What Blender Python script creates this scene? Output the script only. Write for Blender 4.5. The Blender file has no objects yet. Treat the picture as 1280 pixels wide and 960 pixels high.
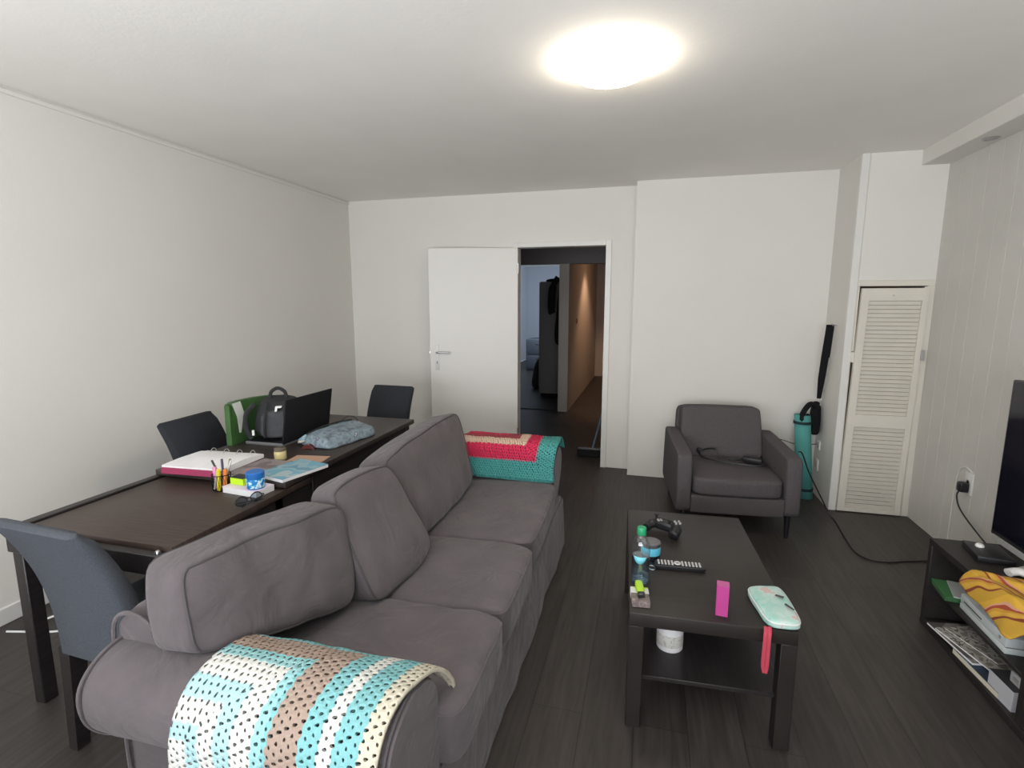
import bpy, bmesh, math, random
from mathutils import Vector, Matrix, noise
random.seed(7)
S = bpy.context.scene
COL = S.collection
PI = math.pi

# ------------------------------------------------------------------ camera, light, exposure
cam_d = bpy.data.cameras.new('camera'); cam = bpy.data.objects.new('camera', cam_d); COL.objects.link(cam)
cam_d.sensor_width = 36.0; cam_d.lens = 648.9 / 1280 * 36.0; cam_d.clip_start = 0.02
cam.location = (0, 0, 1.527)
cam.rotation_euler = (PI / 2 - 0.1541, 0.0, 0.2578)
S.camera = cam
S.view_settings.view_transform = 'Standard'
S.view_settings.look = 'None'
S.view_settings.exposure = 0.0
S.view_settings.gamma = 1.0
S.view_settings.use_curve_mapping = False

w = bpy.data.worlds.new('world'); S.world = w; w.use_nodes = True
bg = w.node_tree.nodes['Background']; bg.inputs[0].default_value = (0.75, 0.86, 1.0, 1); bg.inputs[1].default_value = 0.6


def area(name, loc, target, sx, sy, power, col):
    d = bpy.data.lights.new(name, 'AREA'); d.shape = 'RECTANGLE'; d.size = sx; d.size_y = sy
    d.energy = power; d.color = col
    o = bpy.data.objects.new(name, d); COL.objects.link(o); o.location = loc
    o.rotation_euler = (Vector(target) - Vector(loc)).to_track_quat('-Z', 'Y').to_euler()
    return o


area('window_daylight', (-0.75, -1.42, 1.30), (-0.75, -0.12, 2.76), 3.6, 1.5, 188, (0.94, 0.965, 1.0))
area('bedroom_daylight', (-1.35, 11.3, 1.5), (-3.3, 12.0, 1.3), 1.6, 1.4, 34, (0.74, 0.85, 1.0))
hl = bpy.data.lights.new('hall_lamp', 'SPOT'); hl.energy = 60; hl.color = (1.0, 0.60, 0.36); hl.shadow_soft_size = 0.06
hl.spot_size = 1.95; hl.spot_blend = 0.5
hlo = bpy.data.objects.new('hall_lamp', hl); COL.objects.link(hlo); hlo.location = (-0.66, 8.9, 2.44)
hlo.rotation_euler = (math.radians(6), math.radians(-10), 0)


# ------------------------------------------------------------------ materials
def lin(c):
    return tuple(((x / 255) / 12.92 if x / 255 <= 0.04045 else (((x / 255) + 0.055) / 1.055) ** 2.4) for x in c)


def mat(name, rgb, rough=0.6, metal=0.0, var=0.0, vscale=8.0, bump=0.0, bscale=200.0, spec=0.5, emit=None, sheen=0.0, stretch=None):
    """rgb is linear albedo; var mixes procedural tone variation; bump adds surface relief"""
    m = bpy.data.materials.new(name); m.use_nodes = True
    N, L = m.node_tree.nodes, m.node_tree.links
    b = N['Principled BSDF']
    b.inputs['Base Color'].default_value = (*rgb, 1); b.inputs['Roughness'].default_value = rough
    b.inputs['Metallic'].default_value = metal; b.inputs['Specular IOR Level'].default_value = spec
    if sheen: b.inputs['Sheen Weight'].default_value = sheen
    tc = N.new('ShaderNodeTexCoord'); mp = N.new('ShaderNodeMapping'); L.new(tc.outputs['Object'], mp.inputs[0])
    if stretch: mp.inputs['Scale'].default_value = stretch
    if var:
        n = N.new('ShaderNodeTexNoise'); n.inputs['Scale'].default_value = vscale; n.inputs['Detail'].default_value = 4
        L.new(mp.outputs[0], n.inputs['Vector'])
        r = N.new('ShaderNodeValToRGB'); L.new(n.outputs['Fac'], r.inputs[0])
        r.color_ramp.elements[0].position = 0.3; r.color_ramp.elements[1].position = 0.7
        r.color_ramp.elements[0].color = (*[x * (1 - var) for x in rgb], 1)
        r.color_ramp.elements[1].color = (*[min(1, x * (1 + var)) for x in rgb], 1)
        L.new(r.outputs[0], b.inputs['Base Color'])
    if bump:
        n2 = N.new('ShaderNodeTexNoise'); n2.inputs['Scale'].default_value = bscale; n2.inputs['Detail'].default_value = 3
        L.new(mp.outputs[0], n2.inputs['Vector'])
        bp = N.new('ShaderNodeBump'); bp.inputs['Strength'].default_value = bump; bp.inputs['Distance'].default_value = 0.004
        L.new(n2.outputs['Fac'], bp.inputs['Height']); L.new(bp.outputs[0], b.inputs['Normal'])
    if emit:
        b.inputs['Emission Color'].default_value = (*emit[0], 1); b.inputs['Emission Strength'].default_value = emit[1]
    return m


def floor_material():
    m = bpy.data.materials.new('dark_laminate'); m.use_nodes = True
    N, L = m.node_tree.nodes, m.node_tree.links; b = N['Principled BSDF']
    tc = N.new('ShaderNodeTexCoord'); mp = N.new('ShaderNodeMapping'); L.new(tc.outputs['Object'], mp.inputs[0])
    mp.inputs['Rotation'].default_value = (0, 0, PI / 2)
    br = N.new('ShaderNodeTexBrick'); L.new(mp.outputs[0], br.inputs['Vector'])
    br.inputs['Scale'].default_value = 1.0; br.inputs['Brick Width'].default_value = 1.28; br.inputs['Row Height'].default_value = 0.19
    br.inputs['Mortar Size'].default_value = 0.0016; br.inputs['Mortar Smooth'].default_value = 0.3; br.offset = 0.37
    br.inputs['Color1'].default_value = (0.038, 0.032, 0.029, 1); br.inputs['Color2'].default_value = (0.052, 0.044, 0.040, 1)
    br.inputs['Mortar'].default_value = (0.020, 0.017, 0.015, 1); br.inputs['Bias'].default_value = 0.1
    mp2 = N.new('ShaderNodeMapping'); L.new(tc.outputs['Object'], mp2.inputs[0]); mp2.inputs['Scale'].default_value = (22, 1.6, 1)
    n = N.new('ShaderNodeTexNoise'); n.inputs['Scale'].default_value = 2.2; n.inputs['Detail'].default_value = 7; n.inputs['Distortion'].default_value = 0.6
    L.new(mp2.outputs[0], n.inputs['Vector'])
    r = N.new('ShaderNodeValToRGB'); L.new(n.outputs['Fac'], r.inputs[0])
    r.color_ramp.elements[0].position = 0.32; r.color_ramp.elements[0].color = (0.72, 0.71, 0.70, 1)
    r.color_ramp.elements[1].position = 0.70; r.color_ramp.elements[1].color = (1.22, 1.22, 1.23, 1)
    mx = N.new('ShaderNodeMix'); mx.data_type = 'RGBA'; mx.blend_type = 'MULTIPLY'; mx.inputs[0].default_value = 1
    L.new(br.outputs['Color'], mx.inputs[6]); L.new(r.outputs[0], mx.inputs[7]); L.new(mx.outputs[2], b.inputs['Base Color'])
    b.inputs['Roughness'].default_value = 0.46; b.inputs['Specular IOR Level'].default_value = 0.42
    bp = N.new('ShaderNodeBump'); bp.inputs['Strength'].default_value = 0.25; bp.inputs['Distance'].default_value = 0.002
    L.new(br.outputs['Fac'], bp.inputs['Height']); bp.invert = True; L.new(bp.outputs[0], b.inputs['Normal'])
    return m


def crochet_material(name, stops, hole=0.013, hole_amt=0.3, wid=(1.0, 1.0)):
    """stops: list of (distance from the outer edges in metres, linear rgb). UV map is in metres from the two outer edges."""
    m = bpy.data.materials.new(name); m.use_nodes = True
    N, L = m.node_tree.nodes, m.node_tree.links; b = N['Principled BSDF']; out = N['Material Output']
    uv = N.new('ShaderNodeUVMap'); sp = N.new('ShaderNodeSeparateXYZ'); L.new(uv.outputs[0], sp.inputs[0])

    def M(op, a, c=None, v=None):
        x = N.new('ShaderNodeMath'); x.operation = op
        for i, q in enumerate((a, c)):
            if q is None: continue
            if isinstance(q, (int, float)): x.inputs[i].default_value = q
            else: L.new(q, x.inputs[i])
        return x.outputs[0]
    nz = N.new('ShaderNodeTexNoise'); nz.inputs['Scale'].default_value = 60; L.new(uv.outputs[0], nz.inputs['Vector'])
    jit = M('MULTIPLY', M('SUBTRACT', nz.outputs['Fac'], 0.5), 0.006)
    scal = M('MULTIPLY', M('SINE', M('MULTIPLY', M('ADD', sp.outputs[0], sp.outputs[1]), 2 * PI / 0.026)), 0.0022)
    d = M('ADD', M('ADD', M('MINIMUM', sp.outputs[0], sp.outputs[1]), jit), scal)
    r = N.new('ShaderNodeValToRGB'); r.color_ramp.interpolation = 'CONSTANT'
    L.new(M('MULTIPLY', d, 2.0), r.inputs[0])
    cr = r.color_ramp
    while len(cr.elements) > 1: cr.elements.remove(cr.elements[-1])
    cr.elements[0].position = 0; cr.elements[0].color = (*stops[0][1], 1)
    for p, c in stops[1:]:
        e = cr.elements.new(min(1, p * 2.0)); e.color = (*c, 1)
    # open stitches: staggered rows of small holes, the rows run along the bands
    row = M('DIVIDE', d, hole); rf = M('FLOOR', row); fr = M('SUBTRACT', M('SUBTRACT', row, rf), 0.5)
    along = M('ADD', M('DIVIDE', M('MAXIMUM', sp.outputs[0], sp.outputs[1]), hole * 1.05), M('MULTIPLY', M('MODULO', rf, 2.0), 0.5))
    fa = M('SUBTRACT', M('FRACT', along), 0.5)
    rad = M('SQRT', M('ADD', M('MULTIPLY', fr, fr), M('MULTIPLY', M('MULTIPLY', fa, fa), 1.5)))
    hol = M('LESS_THAN', rad, hole_amt)
    tr = N.new('ShaderNodeBsdfTransparent'); ms = N.new('ShaderNodeMixShader')
    L.new(hol, ms.inputs[0]); L.new(b.outputs[0], ms.inputs[1]); L.new(tr.outputs[0], ms.inputs[2]); L.new(ms.outputs[0], out.inputs['Surface'])
    L.new(r.outputs[0], b.inputs['Base Color']); b.inputs['Roughness'].default_value = 0.95; b.inputs['Specular IOR Level'].default_value = 0.15
    bp = N.new('ShaderNodeBump'); bp.inputs['Strength'].default_value = 0.7; bp.inputs['Distance'].default_value = 0.005
    L.new(M('MINIMUM', rad, 0.6), bp.inputs['Height']); L.new(bp.outputs[0], b.inputs['Normal'])
    return m


def stripes_material(name, cols, scale, dist, rough=0.8, rot=0.0, coord='Object'):
    m = bpy.data.materials.new(name); m.use_nodes = True
    N, L = m.node_tree.nodes, m.node_tree.links; b = N['Principled BSDF']
    tc = N.new('ShaderNodeTexCoord'); mp = N.new('ShaderNodeMapping'); L.new(tc.outputs[coord], mp.inputs[0]); mp.inputs['Rotation'].default_value = (0, 0, rot)
    wv = N.new('ShaderNodeTexWave'); wv.inputs['Scale'].default_value = scale; wv.inputs['Distortion'].default_value = dist; wv.inputs['Detail'].default_value = 1.5
    wv.wave_profile = 'SAW'; L.new(mp.outputs[0], wv.inputs['Vector'])
    r = N.new('ShaderNodeValToRGB'); r.color_ramp.interpolation = 'CONSTANT'; L.new(wv.outputs['Fac'], r.inputs[0])
    cr = r.color_ramp
    while len(cr.elements) > 1: cr.elements.remove(cr.elements[-1])
    cr.elements[0].position = 0; cr.elements[0].color = (*cols[0][1], 1)
    for p, c in cols[1:]: cr.elements.new(p).color = (*c, 1)
    L.new(r.outputs[0], b.inputs['Base Color']); b.inputs['Roughness'].default_value = rough
    return m


def patch_material(name, cols, scale, rough=0.6):
    """irregular printed patches (magazine covers, printed cloth)"""
    m = bpy.data.materials.new(name); m.use_nodes = True
    N, L = m.node_tree.nodes, m.node_tree.links; b = N['Principled BSDF']
    tc = N.new('ShaderNodeTexCoord'); n = N.new('ShaderNodeTexNoise'); n.inputs['Scale'].default_value = scale; n.inputs['Detail'].default_value = 2.5
    L.new(tc.outputs['Object'], n.inputs['Vector'])
    r = N.new('ShaderNodeValToRGB'); r.color_ramp.interpolation = 'CONSTANT'; L.new(n.outputs['Fac'], r.inputs[0])
    cr = r.color_ramp
    while len(cr.elements) > 1: cr.elements.remove(cr.elements[-1])
    cr.elements[0].position = 0; cr.elements[0].color = (*cols[0][1], 1)
    for p, c in cols[1:]: cr.elements.new(p).color = (*c, 1)
    L.new(r.outputs[0], b.inputs['Base Color']); b.inputs['Roughness'].default_value = rough
    return m


def glass_material(name, col, gloss=0.10, rough=0.03):
    """thin clear plastic: lets light straight through, tinted, with a fresnel sheen"""
    m = bpy.data.materials.new(name); m.use_nodes = True
    N, L = m.node_tree.nodes, m.node_tree.links
    N.remove(N['Principled BSDF']); out = N['Material Output']
    t = N.new('ShaderNodeBsdfTransparent'); t.inputs[0].default_value = (*col, 1)
    g = N.new('ShaderNodeBsdfGlossy'); g.inputs['Roughness'].default_value = rough
    f = N.new('ShaderNodeLayerWeight'); f.inputs['Blend'].default_value = 0.30
    a = N.new('ShaderNodeMath'); a.operation = 'MULTIPLY_ADD'; a.inputs[1].default_value = 0.5; a.inputs[2].default_value = gloss
    L.new(f.outputs['Facing'], a.inputs[0])
    x = N.new('ShaderNodeMixShader'); L.new(a.outputs[0], x.inputs[0]); L.new(t.outputs[0], x.inputs[1]); L.new(g.outputs[0], x.inputs[2]); L.new(x.outputs[0], out.inputs['Surface'])
    return m


M_WALL = mat('white_wall_paint', (0.755, 0.732, 0.688), 0.85, var=0.015, vscale=1.5, bump=0.12, bscale=90, spec=0.2)
M_CEIL = mat('ceiling_paint', (0.90, 0.875, 0.83), 0.9, var=0.02, vscale=2.0, bump=0.15, bscale=60, spec=0.15)
M_PLANK = mat('painted_planks', (0.62, 0.60, 0.56), 0.55, var=0.03, vscale=3, bump=0.1, bscale=60, spec=0.35)
M_TRIM = mat('trim_gloss_white', (0.74, 0.725, 0.69), 0.4, var=0.02, vscale=4)
M_DOORW = mat('door_white', (0.76, 0.74, 0.70), 0.42, var=0.012, vscale=2)
M_CUPB = mat('cupboard_cream_white', (0.70, 0.66, 0.585), 0.5, var=0.03, vscale=5)
M_FLOOR = floor_material()
M_SOFA = mat('sofa_slipcover_grey', (0.100, 0.085, 0.090), 0.92, var=0.13, vscale=7, bump=0.25, bscale=320, spec=0.2, sheen=0.15)
N_, L_n = M_SOFA.node_tree.nodes, M_SOFA.node_tree.links
_b = N_['Principled BSDF']; _tc = N_.new('ShaderNodeTexCoord'); _n = N_.new('ShaderNodeTexNoise')
_n.inputs['Scale'].default_value = 5.5; _n.inputs['Detail'].default_value = 3.0; _n.inputs['Roughness'].default_value = 0.45; _n.inputs['Distortion'].default_value = 1.6
L_n.new(_tc.outputs['Object'], _n.inputs['Vector'])
_bp = N_.new('ShaderNodeBump'); _bp.inputs['Strength'].default_value = 0.55; _bp.inputs['Distance'].default_value = 0.03
L_n.new(_n.outputs['Fac'], _bp.inputs['Height']); L_n.new(_b.inputs['Normal'].links[0].from_socket, _bp.inputs['Normal']); L_n.new(_bp.outputs[0], _b.inputs['Normal'])
M_PIPE = mat('sofa_piping', (0.075, 0.068, 0.072), 0.9, spec=0.2)
M_ARMCH = mat('armchair_tweed', (0.095, 0.084, 0.088), 0.93, var=0.2, vscale=220, bump=0.4, bscale=500, spec=0.2)
M_CHAIR = mat('chair_bluegrey_fabric', (0.070, 0.077, 0.091), 0.92, var=0.18, vscale=240, bump=0.35, bscale=500, spec=0.2)
M_CHAIRD = mat('chair_charcoal_fabric', (0.030, 0.032, 0.038), 0.92, var=0.15, vscale=200, bump=0.3, bscale=500, spec=0.2)
M_BLKWOOD = mat('blackbrown_wood', (0.020, 0.017, 0.017), 0.42, var=0.3, vscale=6, stretch=(12, 1, 12), spec=0.4)
M_COFFEE = mat('coffee_table_blackbrown', (0.021, 0.017, 0.015), 0.42, var=0.2, vscale=5, stretch=(1, 10, 1), spec=0.42)
M_BRNTOP = mat('brown_wood_top', (0.050, 0.034, 0.028), 0.45, var=0.28, vscale=7, stretch=(1, 14, 1), spec=0.45)
M_FARTOP = mat('dark_wood_top', (0.036, 0.027, 0.024), 0.45, var=0.28, vscale=7, stretch=(1, 14, 1), spec=0.45)
M_BLACK = mat('black_plastic', (0.012, 0.012, 0.014), 0.38)
M_BLACKM = mat('black_matte', (0.010, 0.010, 0.012), 0.85, spec=0.2)
M_SCREEN = mat('tv_glass', (0.006, 0.006, 0.012), 0.09)
M_STEEL = mat('brushed_steel', (0.55, 0.55, 0.56), 0.3, metal=1.0)
M_SILVER = mat('silver_plastic', (0.42, 0.41, 0.40), 0.4, metal=0.3)
M_WHITEP = mat('white_plastic', (0.75, 0.74, 0.72), 0.4)
M_PAPER = mat('white_paper', (0.78, 0.77, 0.78), 0.8, var=0.03, vscale=30)
M_CREAMP = mat('cream_paper', (0.66, 0.60, 0.48), 0.8)
M_TEAL = mat('teal_foam', (0.085, 0.33, 0.31), 0.8, bump=0.2, bscale=300)
M_CARD = mat('tan_wood', (0.45, 0.30, 0.20), 0.7)
AQ = lin((122, 174, 177)); AQL = lin((158, 192, 194)); WH = lin((202, 202, 196)); CRM = lin((192, 186, 168)); TAN = lin((156, 138, 126)); LTA = lin((142, 186, 188))
M_CRO1 = crochet_material('crochet_aqua_tan_white', [(0, CRM), (0.043, AQ), (0.105, WH), (0.140, AQ), (0.185, TAN), (0.262, AQ), (0.275, LTA), (0.30, WH), (0.355, AQL), (0.40, WH), (0.445, AQL), (0.48, WH)], 0.0165, 0.235)
TL = lin((76, 150, 146)); PK = lin((200, 52, 84)); BE = lin((214, 186, 164)); RO = lin((158, 72, 82)); TPK = lin((150, 116, 128))
M_CRO2 = crochet_material('crochet_teal_pink', [(0, TL), (0.108, TPK), (0.116, PK), (0.190, BE), (0.250, RO), (0.30, RO), (0.33, PK)], 0.0145, 0.27)


# ------------------------------------------------------------------ mesh helpers
def box(bm, c, s, rz=0.0, bev=0.0, seg=2, rx=0.0, ry=0.0):
    T = Matrix.Translation(c) @ Matrix.Rotation(rz, 4, 'Z') @ Matrix.Rotation(ry, 4, 'Y') @ Matrix.Rotation(rx, 4, 'X') @ Matrix.Diagonal((s[0], s[1], s[2], 1))
    g = bmesh.ops.create_cube(bm, size=1.0, matrix=T)
    if bev > 0:
        es = list({e for v in g['verts'] for e in v.link_edges})
        bmesh.ops.bevel(bm, geom=es, offset=bev, segments=seg, profile=0.5, affect='EDGES')


def bx(bm, x0, x1, y0, y1, z0, z1, bev=0.0, seg=2):
    box(bm, ((x0 + x1) / 2, (y0 + y1) / 2, (z0 + z1) / 2), (abs(x1 - x0), abs(y1 - y0), abs(z1 - z0)), 0, bev, seg)


def prism(bm, pts, axis, a, b):
    """extrude polygon pts; axis 'x': pts=(y,z), 'y': pts=(x,z), 'z': pts=(x,y)"""
    def P(p, t): return {'x': (t, p[0], p[1]), 'y': (p[0], t, p[1]), 'z': (p[0], p[1], t)}[axis]
    va = [bm.verts.new(P(p, a)) for p in pts]; vb = [bm.verts.new(P(p, b)) for p in pts]
    n = len(pts); bm.faces.new(va); bm.faces.new(vb[::-1])
    for i in range(n): bm.faces.new((va[i], vb[i], vb[(i + 1) % n], va[(i + 1) % n]))


def lathe(bm, prof, c=(0, 0, 0), n=28, mtx=None):
    rings = []
    for r, z in prof:
        if r < 1e-6: rings.append([bm.verts.new((0, 0, z))])
        else: rings.append([bm.verts.new((r * math.cos(2 * PI * k / n), r * math.sin(2 * PI * k / n), z)) for k in range(n)])
    allv = [v for r in rings for v in r]
    for a, b in zip(rings[:-1], rings[1:]):
        for k in range(n):
            k2 = (k + 1) % n
            q = [a[k % len(a)], a[k2 % len(a)], b[k2 % len(b)], b[k % len(b)]]
            u = []
            for v in q:
                if v not in u: u.append(v)
            if len(u) >= 3:
                try: bm.faces.new(u)
                except ValueError: pass
    T = Matrix.Translation(c) @ (mtx.to_4x4() if mtx else Matrix.Identity(4))
    for v in allv: v.co = T @ v.co


def catmull(pts, sub=6, closed=False):
    P = [Vector(p) for p in pts]; n = len(P); o = []
    rng = range(n if closed else n - 1)
    for i in rng:
        p0 = P[(i - 1) % n] if closed or i > 0 else P[0]; p1 = P[i]; p2 = P[(i + 1) % n]
        p3 = P[(i + 2) % n] if closed or i + 2 < n else P[-1]
        for k in range(sub):
            t = k / sub
            o.append(0.5 * ((2 * p1) + (-p0 + p2) * t + (2 * p0 - 5 * p1 + 4 * p2 - p3) * t * t + (-p0 + 3 * p1 - 3 * p2 + p3) * t ** 3))
    if not closed: o.append(P[-1])
    return o


def tube(bm, pts, r, n=8, closed=False, flat=1.0):
    P = [Vector(p) for p in pts]; N = len(P); rings = []; up = Vector((0, 0, 1)); prev = None
    for i, p in enumerate(P):
        a = P[(i - 1) % N] if closed or i > 0 else P[i]; b = P[(i + 1) % N] if closed or i < N - 1 else P[i]
        t = (b - a)
        t = t.normalized() if t.length > 1e-9 else Vector((0, 0, 1))
        if prev is None:
            x = t.cross(up)
            if x.length < 0.05: x = t.cross(Vector((1, 0, 0)))
        else: x = prev - t * prev.dot(t)
        x.normalize(); prev = x; y = t.cross(x)
        rr = r[i] if isinstance(r, (list, tuple)) else r
        rings.append([bm.verts.new(p + x * rr * math.cos(2 * PI * k / n) + y * rr * flat * math.sin(2 * PI * k / n)) for k in range(n)])
    for i in range(N if closed else N - 1):
        a, b = rings[i], rings[(i + 1) % N]
        for k in range(n): bm.faces.new((a[k], a[(k + 1) % n], b[(k + 1) % n], b[k]))
    if not closed:
        bm.faces.new(rings[0][::-1]); bm.faces.new(rings[-1])


def hexmap(C, k=7.0, puff=0.25, wr=0.0, seed=0.0, wscale=5.0):
    """C: 8 corners ordered front(BL,BR,TR,TL), rear(BL,BR,TR,TL). returns f(u,v,w): cube surface -> soft cushion"""
    C = [Vector(c) for c in C]

    def f(u, v, w):
        q = (abs(u) ** k + abs(v) ** k + abs(w) ** k) ** (1 / k)
        u, v, w = u / q, v / q, w / q
        uu, vv = u, v
        w2 = w * (1 + puff * (1 - uu * uu) * (1 - vv * vv))
        v2 = v * (1 + 0.18 * puff * (1 - uu * uu)) ; u2 = u * (1 + 0.12 * puff * (1 - vv * vv))
        a = (u2 + 1) / 2; b = (v2 + 1) / 2; t = (w2 + 1) / 2      # w=+1 front
        fr = C[0].lerp(C[1], a).lerp(C[3].lerp(C[2], a), b); re = C[4].lerp(C[5], a).lerp(C[7].lerp(C[6], a), b)
        p = re.lerp(fr, t)
        if wr:
            d = noise.noise(Vector((p.x * wscale + seed, p.y * wscale, p.z * wscale * 0.6))) + 0.5 * noise.noise(Vector((p.x * wscale * 2.3, p.y * wscale * 2.3 + seed, p.z * wscale)))
            nrm = (fr - re).normalized()
            p = p + nrm * d * wr * (0.6 + 0.4 * abs(w))
        return p
    return f


def hexa(bm, f, n=14):
    for ax in range(3):
        for sg in (-1, 1):
            g = []
            for i in range(n + 1):
                row = []
                for j in range(n + 1):
                    # denser near the edges
                    a = math.sin((i / n - 0.5) * PI); b = math.sin((j / n - 0.5) * PI)
                    c = [0, 0, 0]; c[ax] = sg; c[(ax + 1) % 3] = a; c[(ax + 2) % 3] = b
                    row.append(bm.verts.new(f(*c)))
                g.append(row)
            for i in range(n):
                for j in range(n):
                    q = (g[i][j], g[i + 1][j], g[i + 1][j + 1], g[i][j + 1])
                    bm.faces.new(q if sg > 0 else q[::-1])
    bmesh.ops.remove_doubles(bm, verts=bm.verts, dist=0.0004)


def ring_path(f, w, n=14):
    o = []
    for (a, b, c, d) in ((-1, -1, 1, -1), (1, -1, 1, 1), (1, 1, -1, 1), (-1, 1, -1, -1)):
        for i in range(n):
            t = i / n; o.append(f(a + (c - a) * t, b + (d - b) * t, w))
    return o


def obj(name, bm, m, parent=None, smooth=True, ang=40):
    bmesh.ops.recalc_face_normals(bm, faces=bm.faces)
    me = bpy.data.meshes.new(name); bm.to_mesh(me); bm.free()
    if smooth:
        for p in me.polygons: p.use_smooth = True
        try: me.set_sharp_from_angle(angle=math.radians(ang))
        except Exception: pass
    ms = m if isinstance(m, (list, tuple)) else [m]
    for x in ms: me.materials.append(x)
    o = bpy.data.objects.new(name, me); COL.objects.link(o)
    if parent is not None:
        o.parent = parent
        o.matrix_parent_inverse = Matrix.Identity(4)
    return o


def tag(o, label=None, cat=None, group=None, kind=None):
    if label: o['label'] = label
    if cat: o['category'] = cat
    if group: o['group'] = group
    if kind: o['kind'] = kind
    return o


def thing(name, label, cat, loc=(0, 0, 0), rz=0.0, group=None):
    o = bpy.data.objects.new(name, None); COL.objects.link(o); o.empty_display_size = 0.05
    o.location = loc; o.rotation_euler = (0, 0, rz)
    return tag(o, label, cat, group)


def copy_tree(o, parent=None):
    c = o.copy(); COL.objects.link(c)
    if parent is not None: c.parent = parent
    for ch in list(o.children): copy_tree(ch, c)
    return c


def struct(name, bm, m, parent=None, smooth=False):
    o = obj(name, bm, m, parent, smooth)
    if parent is None: o['kind'] = 'structure'
    return o


def nb(): return bmesh.new()


# ------------------------------------------------------------------ room shell
XL, XR, YB, YS, YF, H = -2.95, 1.86, 4.79, 4.615, -1.5, 2.527
XS, YC = -0.145, 4.19          # step in the far wall, front of the cupboard box
D0, D1, DH = -1.205, -0.40, 2.035   # doorway

b = nb(); bx(b, XL - 0.3, XR + 0.3, YF - 0.3, 14.3, -0.12, 0); struct('floor', b, M_FLOOR)
b = nb(); bx(b, XL - 0.2, XR + 0.2, YF - 0.2, YB + 0.1, H, H + 0.12); struct('ceiling', b, M_CEIL)
b = nb(); bx(b, XL - 0.15, XL, YF, YB + 0.1, 0, H); struct('wall_left', b, M_WALL)
# far wall with doorway
b = nb()
bx(b, XL, D0 - 0.045, YB, YB + 0.1, 0, H); bx(b, D1 + 0.045, XS, YB, YB + 0.1, 0, H); bx(b, D0 - 0.045, D1 + 0.045, YB, YB + 0.1, DH + 0.04, H)
struct('wall_far', b, M_WALL)
b = nb(); bx(b, XS, 1.345, YS, YB + 0.1, 0, H); struct('wall_step', b, M_WALL)
b = nb(); bx(b, 1.345, 1.36, YC + 0.02, YB, 0, H); struct('wall_return', b, M_WALL)
# wall behind the camera with the window opening that lights the room
b = nb(); bx(b, XL, -2.6, YF - 0.12, YF, 0, H); bx(b, 1.1, XR, YF - 0.12, YF, 0, H); bx(b, -2.6, 1.1, YF - 0.12, YF, 0, 0.52); bx(b, -2.6, 1.1, YF - 0.12, YF, 2.46, H)
struct('wall_window_side', b, M_WALL)
# planked wall on the right
b = nb(); bx(b, XR + 0.012, XR + 0.12, YF, YC + 0.6, 0, H)
y = YF
while y < YC + 0.25:
    bx(b, XR, XR + 0.014, y + 0.001, y + 0.134, 0, H, 0.0011, 1); y += 0.135
struct('wall_right', b, M_PLANK)
# boxed-in pipe casing under the ceiling on the right
b = nb(); bx(b, 1.70, XR + 0.05, YF, YC, 2.43, H + 0.01, 0.003, 1); struct('trim_1', b, M_WALL)
# cupboard front above and beside the louvred door
b = nb()
bx(b, 1.345, 1.395, YC - 0.012, YC + 0.05, 0, H, 0.003, 1)
struct('trim_2', b, M_TRIM)
b = nb()
bx(b, 1.395, XR + 0.02, YC, YC + 0.04, 1.645, H); struct('wall_cupboard', b, M_WALL)
b = nb(); bx(b, 1.345, XR + 0.02, YC + 0.5, YC + 0.54, 0, 1.7); bx(b, 1.36, XR, YC + 0.04, YC + 0.5, 1.66, 1.69); struct('wall_cupboard_inner', b, M_CARD)
b = nb(); bx(b, 1.385, XR, YC - 0.008, YC + 0.02, 1.645, 1.685, 0.003, 1); struct('trim_3', b, M_CUPB)
b = nb(); bx(b, 1.815, XR, YC - 0.010, YC + 0.03, 0, 1.645, 0.003, 1); bx(b, 1.80, 1.822, YC - 0.004, YC + 0.03, 0, 1.64, 0.002, 1); struct('trim_4', b, M_CUPB)
b = nb(); bx(b, 1.396, 1.412, YC - 0.004, YC + 0.03, 1.19, 1.645, 0.002, 1); bx(b, 1.394, 1.402, YC + 0.0, YC + 0.03, 0, 1.14, 0.002, 1); bx(b, 1.392, 1.418, YC - 0.016, YC + 0.01, 1.11, 1.185, 0.003, 1)
struct('trim_5', b, M_CUPB)
# thin picture rail under the ceiling on the left wall, baseboards
b = nb(); bx(b, XL, XL + 0.012, YF, YB, H - 0.035, H - 0.012, 0.003, 1); struct('trim_6', b, M_WALL)
b = nb(); bx(b, XL, XL + 0.014, YF, YB, 0, 0.085, 0.004, 1); struct('baseboard_left', b, M_TRIM)
b = nb(); bx(b, XL, D0 - 0.07, YB - 0.012, YB, 0, 0.06, 0.003, 1); struct('baseboard_far', b, M_TRIM)
# door frame
b = nb()
bx(b, D0 - 0.05, D0, YB - 0.015, YB + 0.11, 0, DH + 0.045, 0.003, 1); bx(b, D1, D1 + 0.05, YB - 0.015, YB + 0.11, 0, DH + 0.045, 0.003, 1); bx(b, D0, D1, YB - 0.015, YB + 0.11, DH, DH + 0.045, 0.003, 1)
struct('trim_7', b, M_TRIM)
b = nb(); bx(b, D1 - 0.003, D1 + 0.001, YB + 0.02, YB + 0.045, 0.98, 1.10); struct('trim_8', b, M_STEEL)

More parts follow.
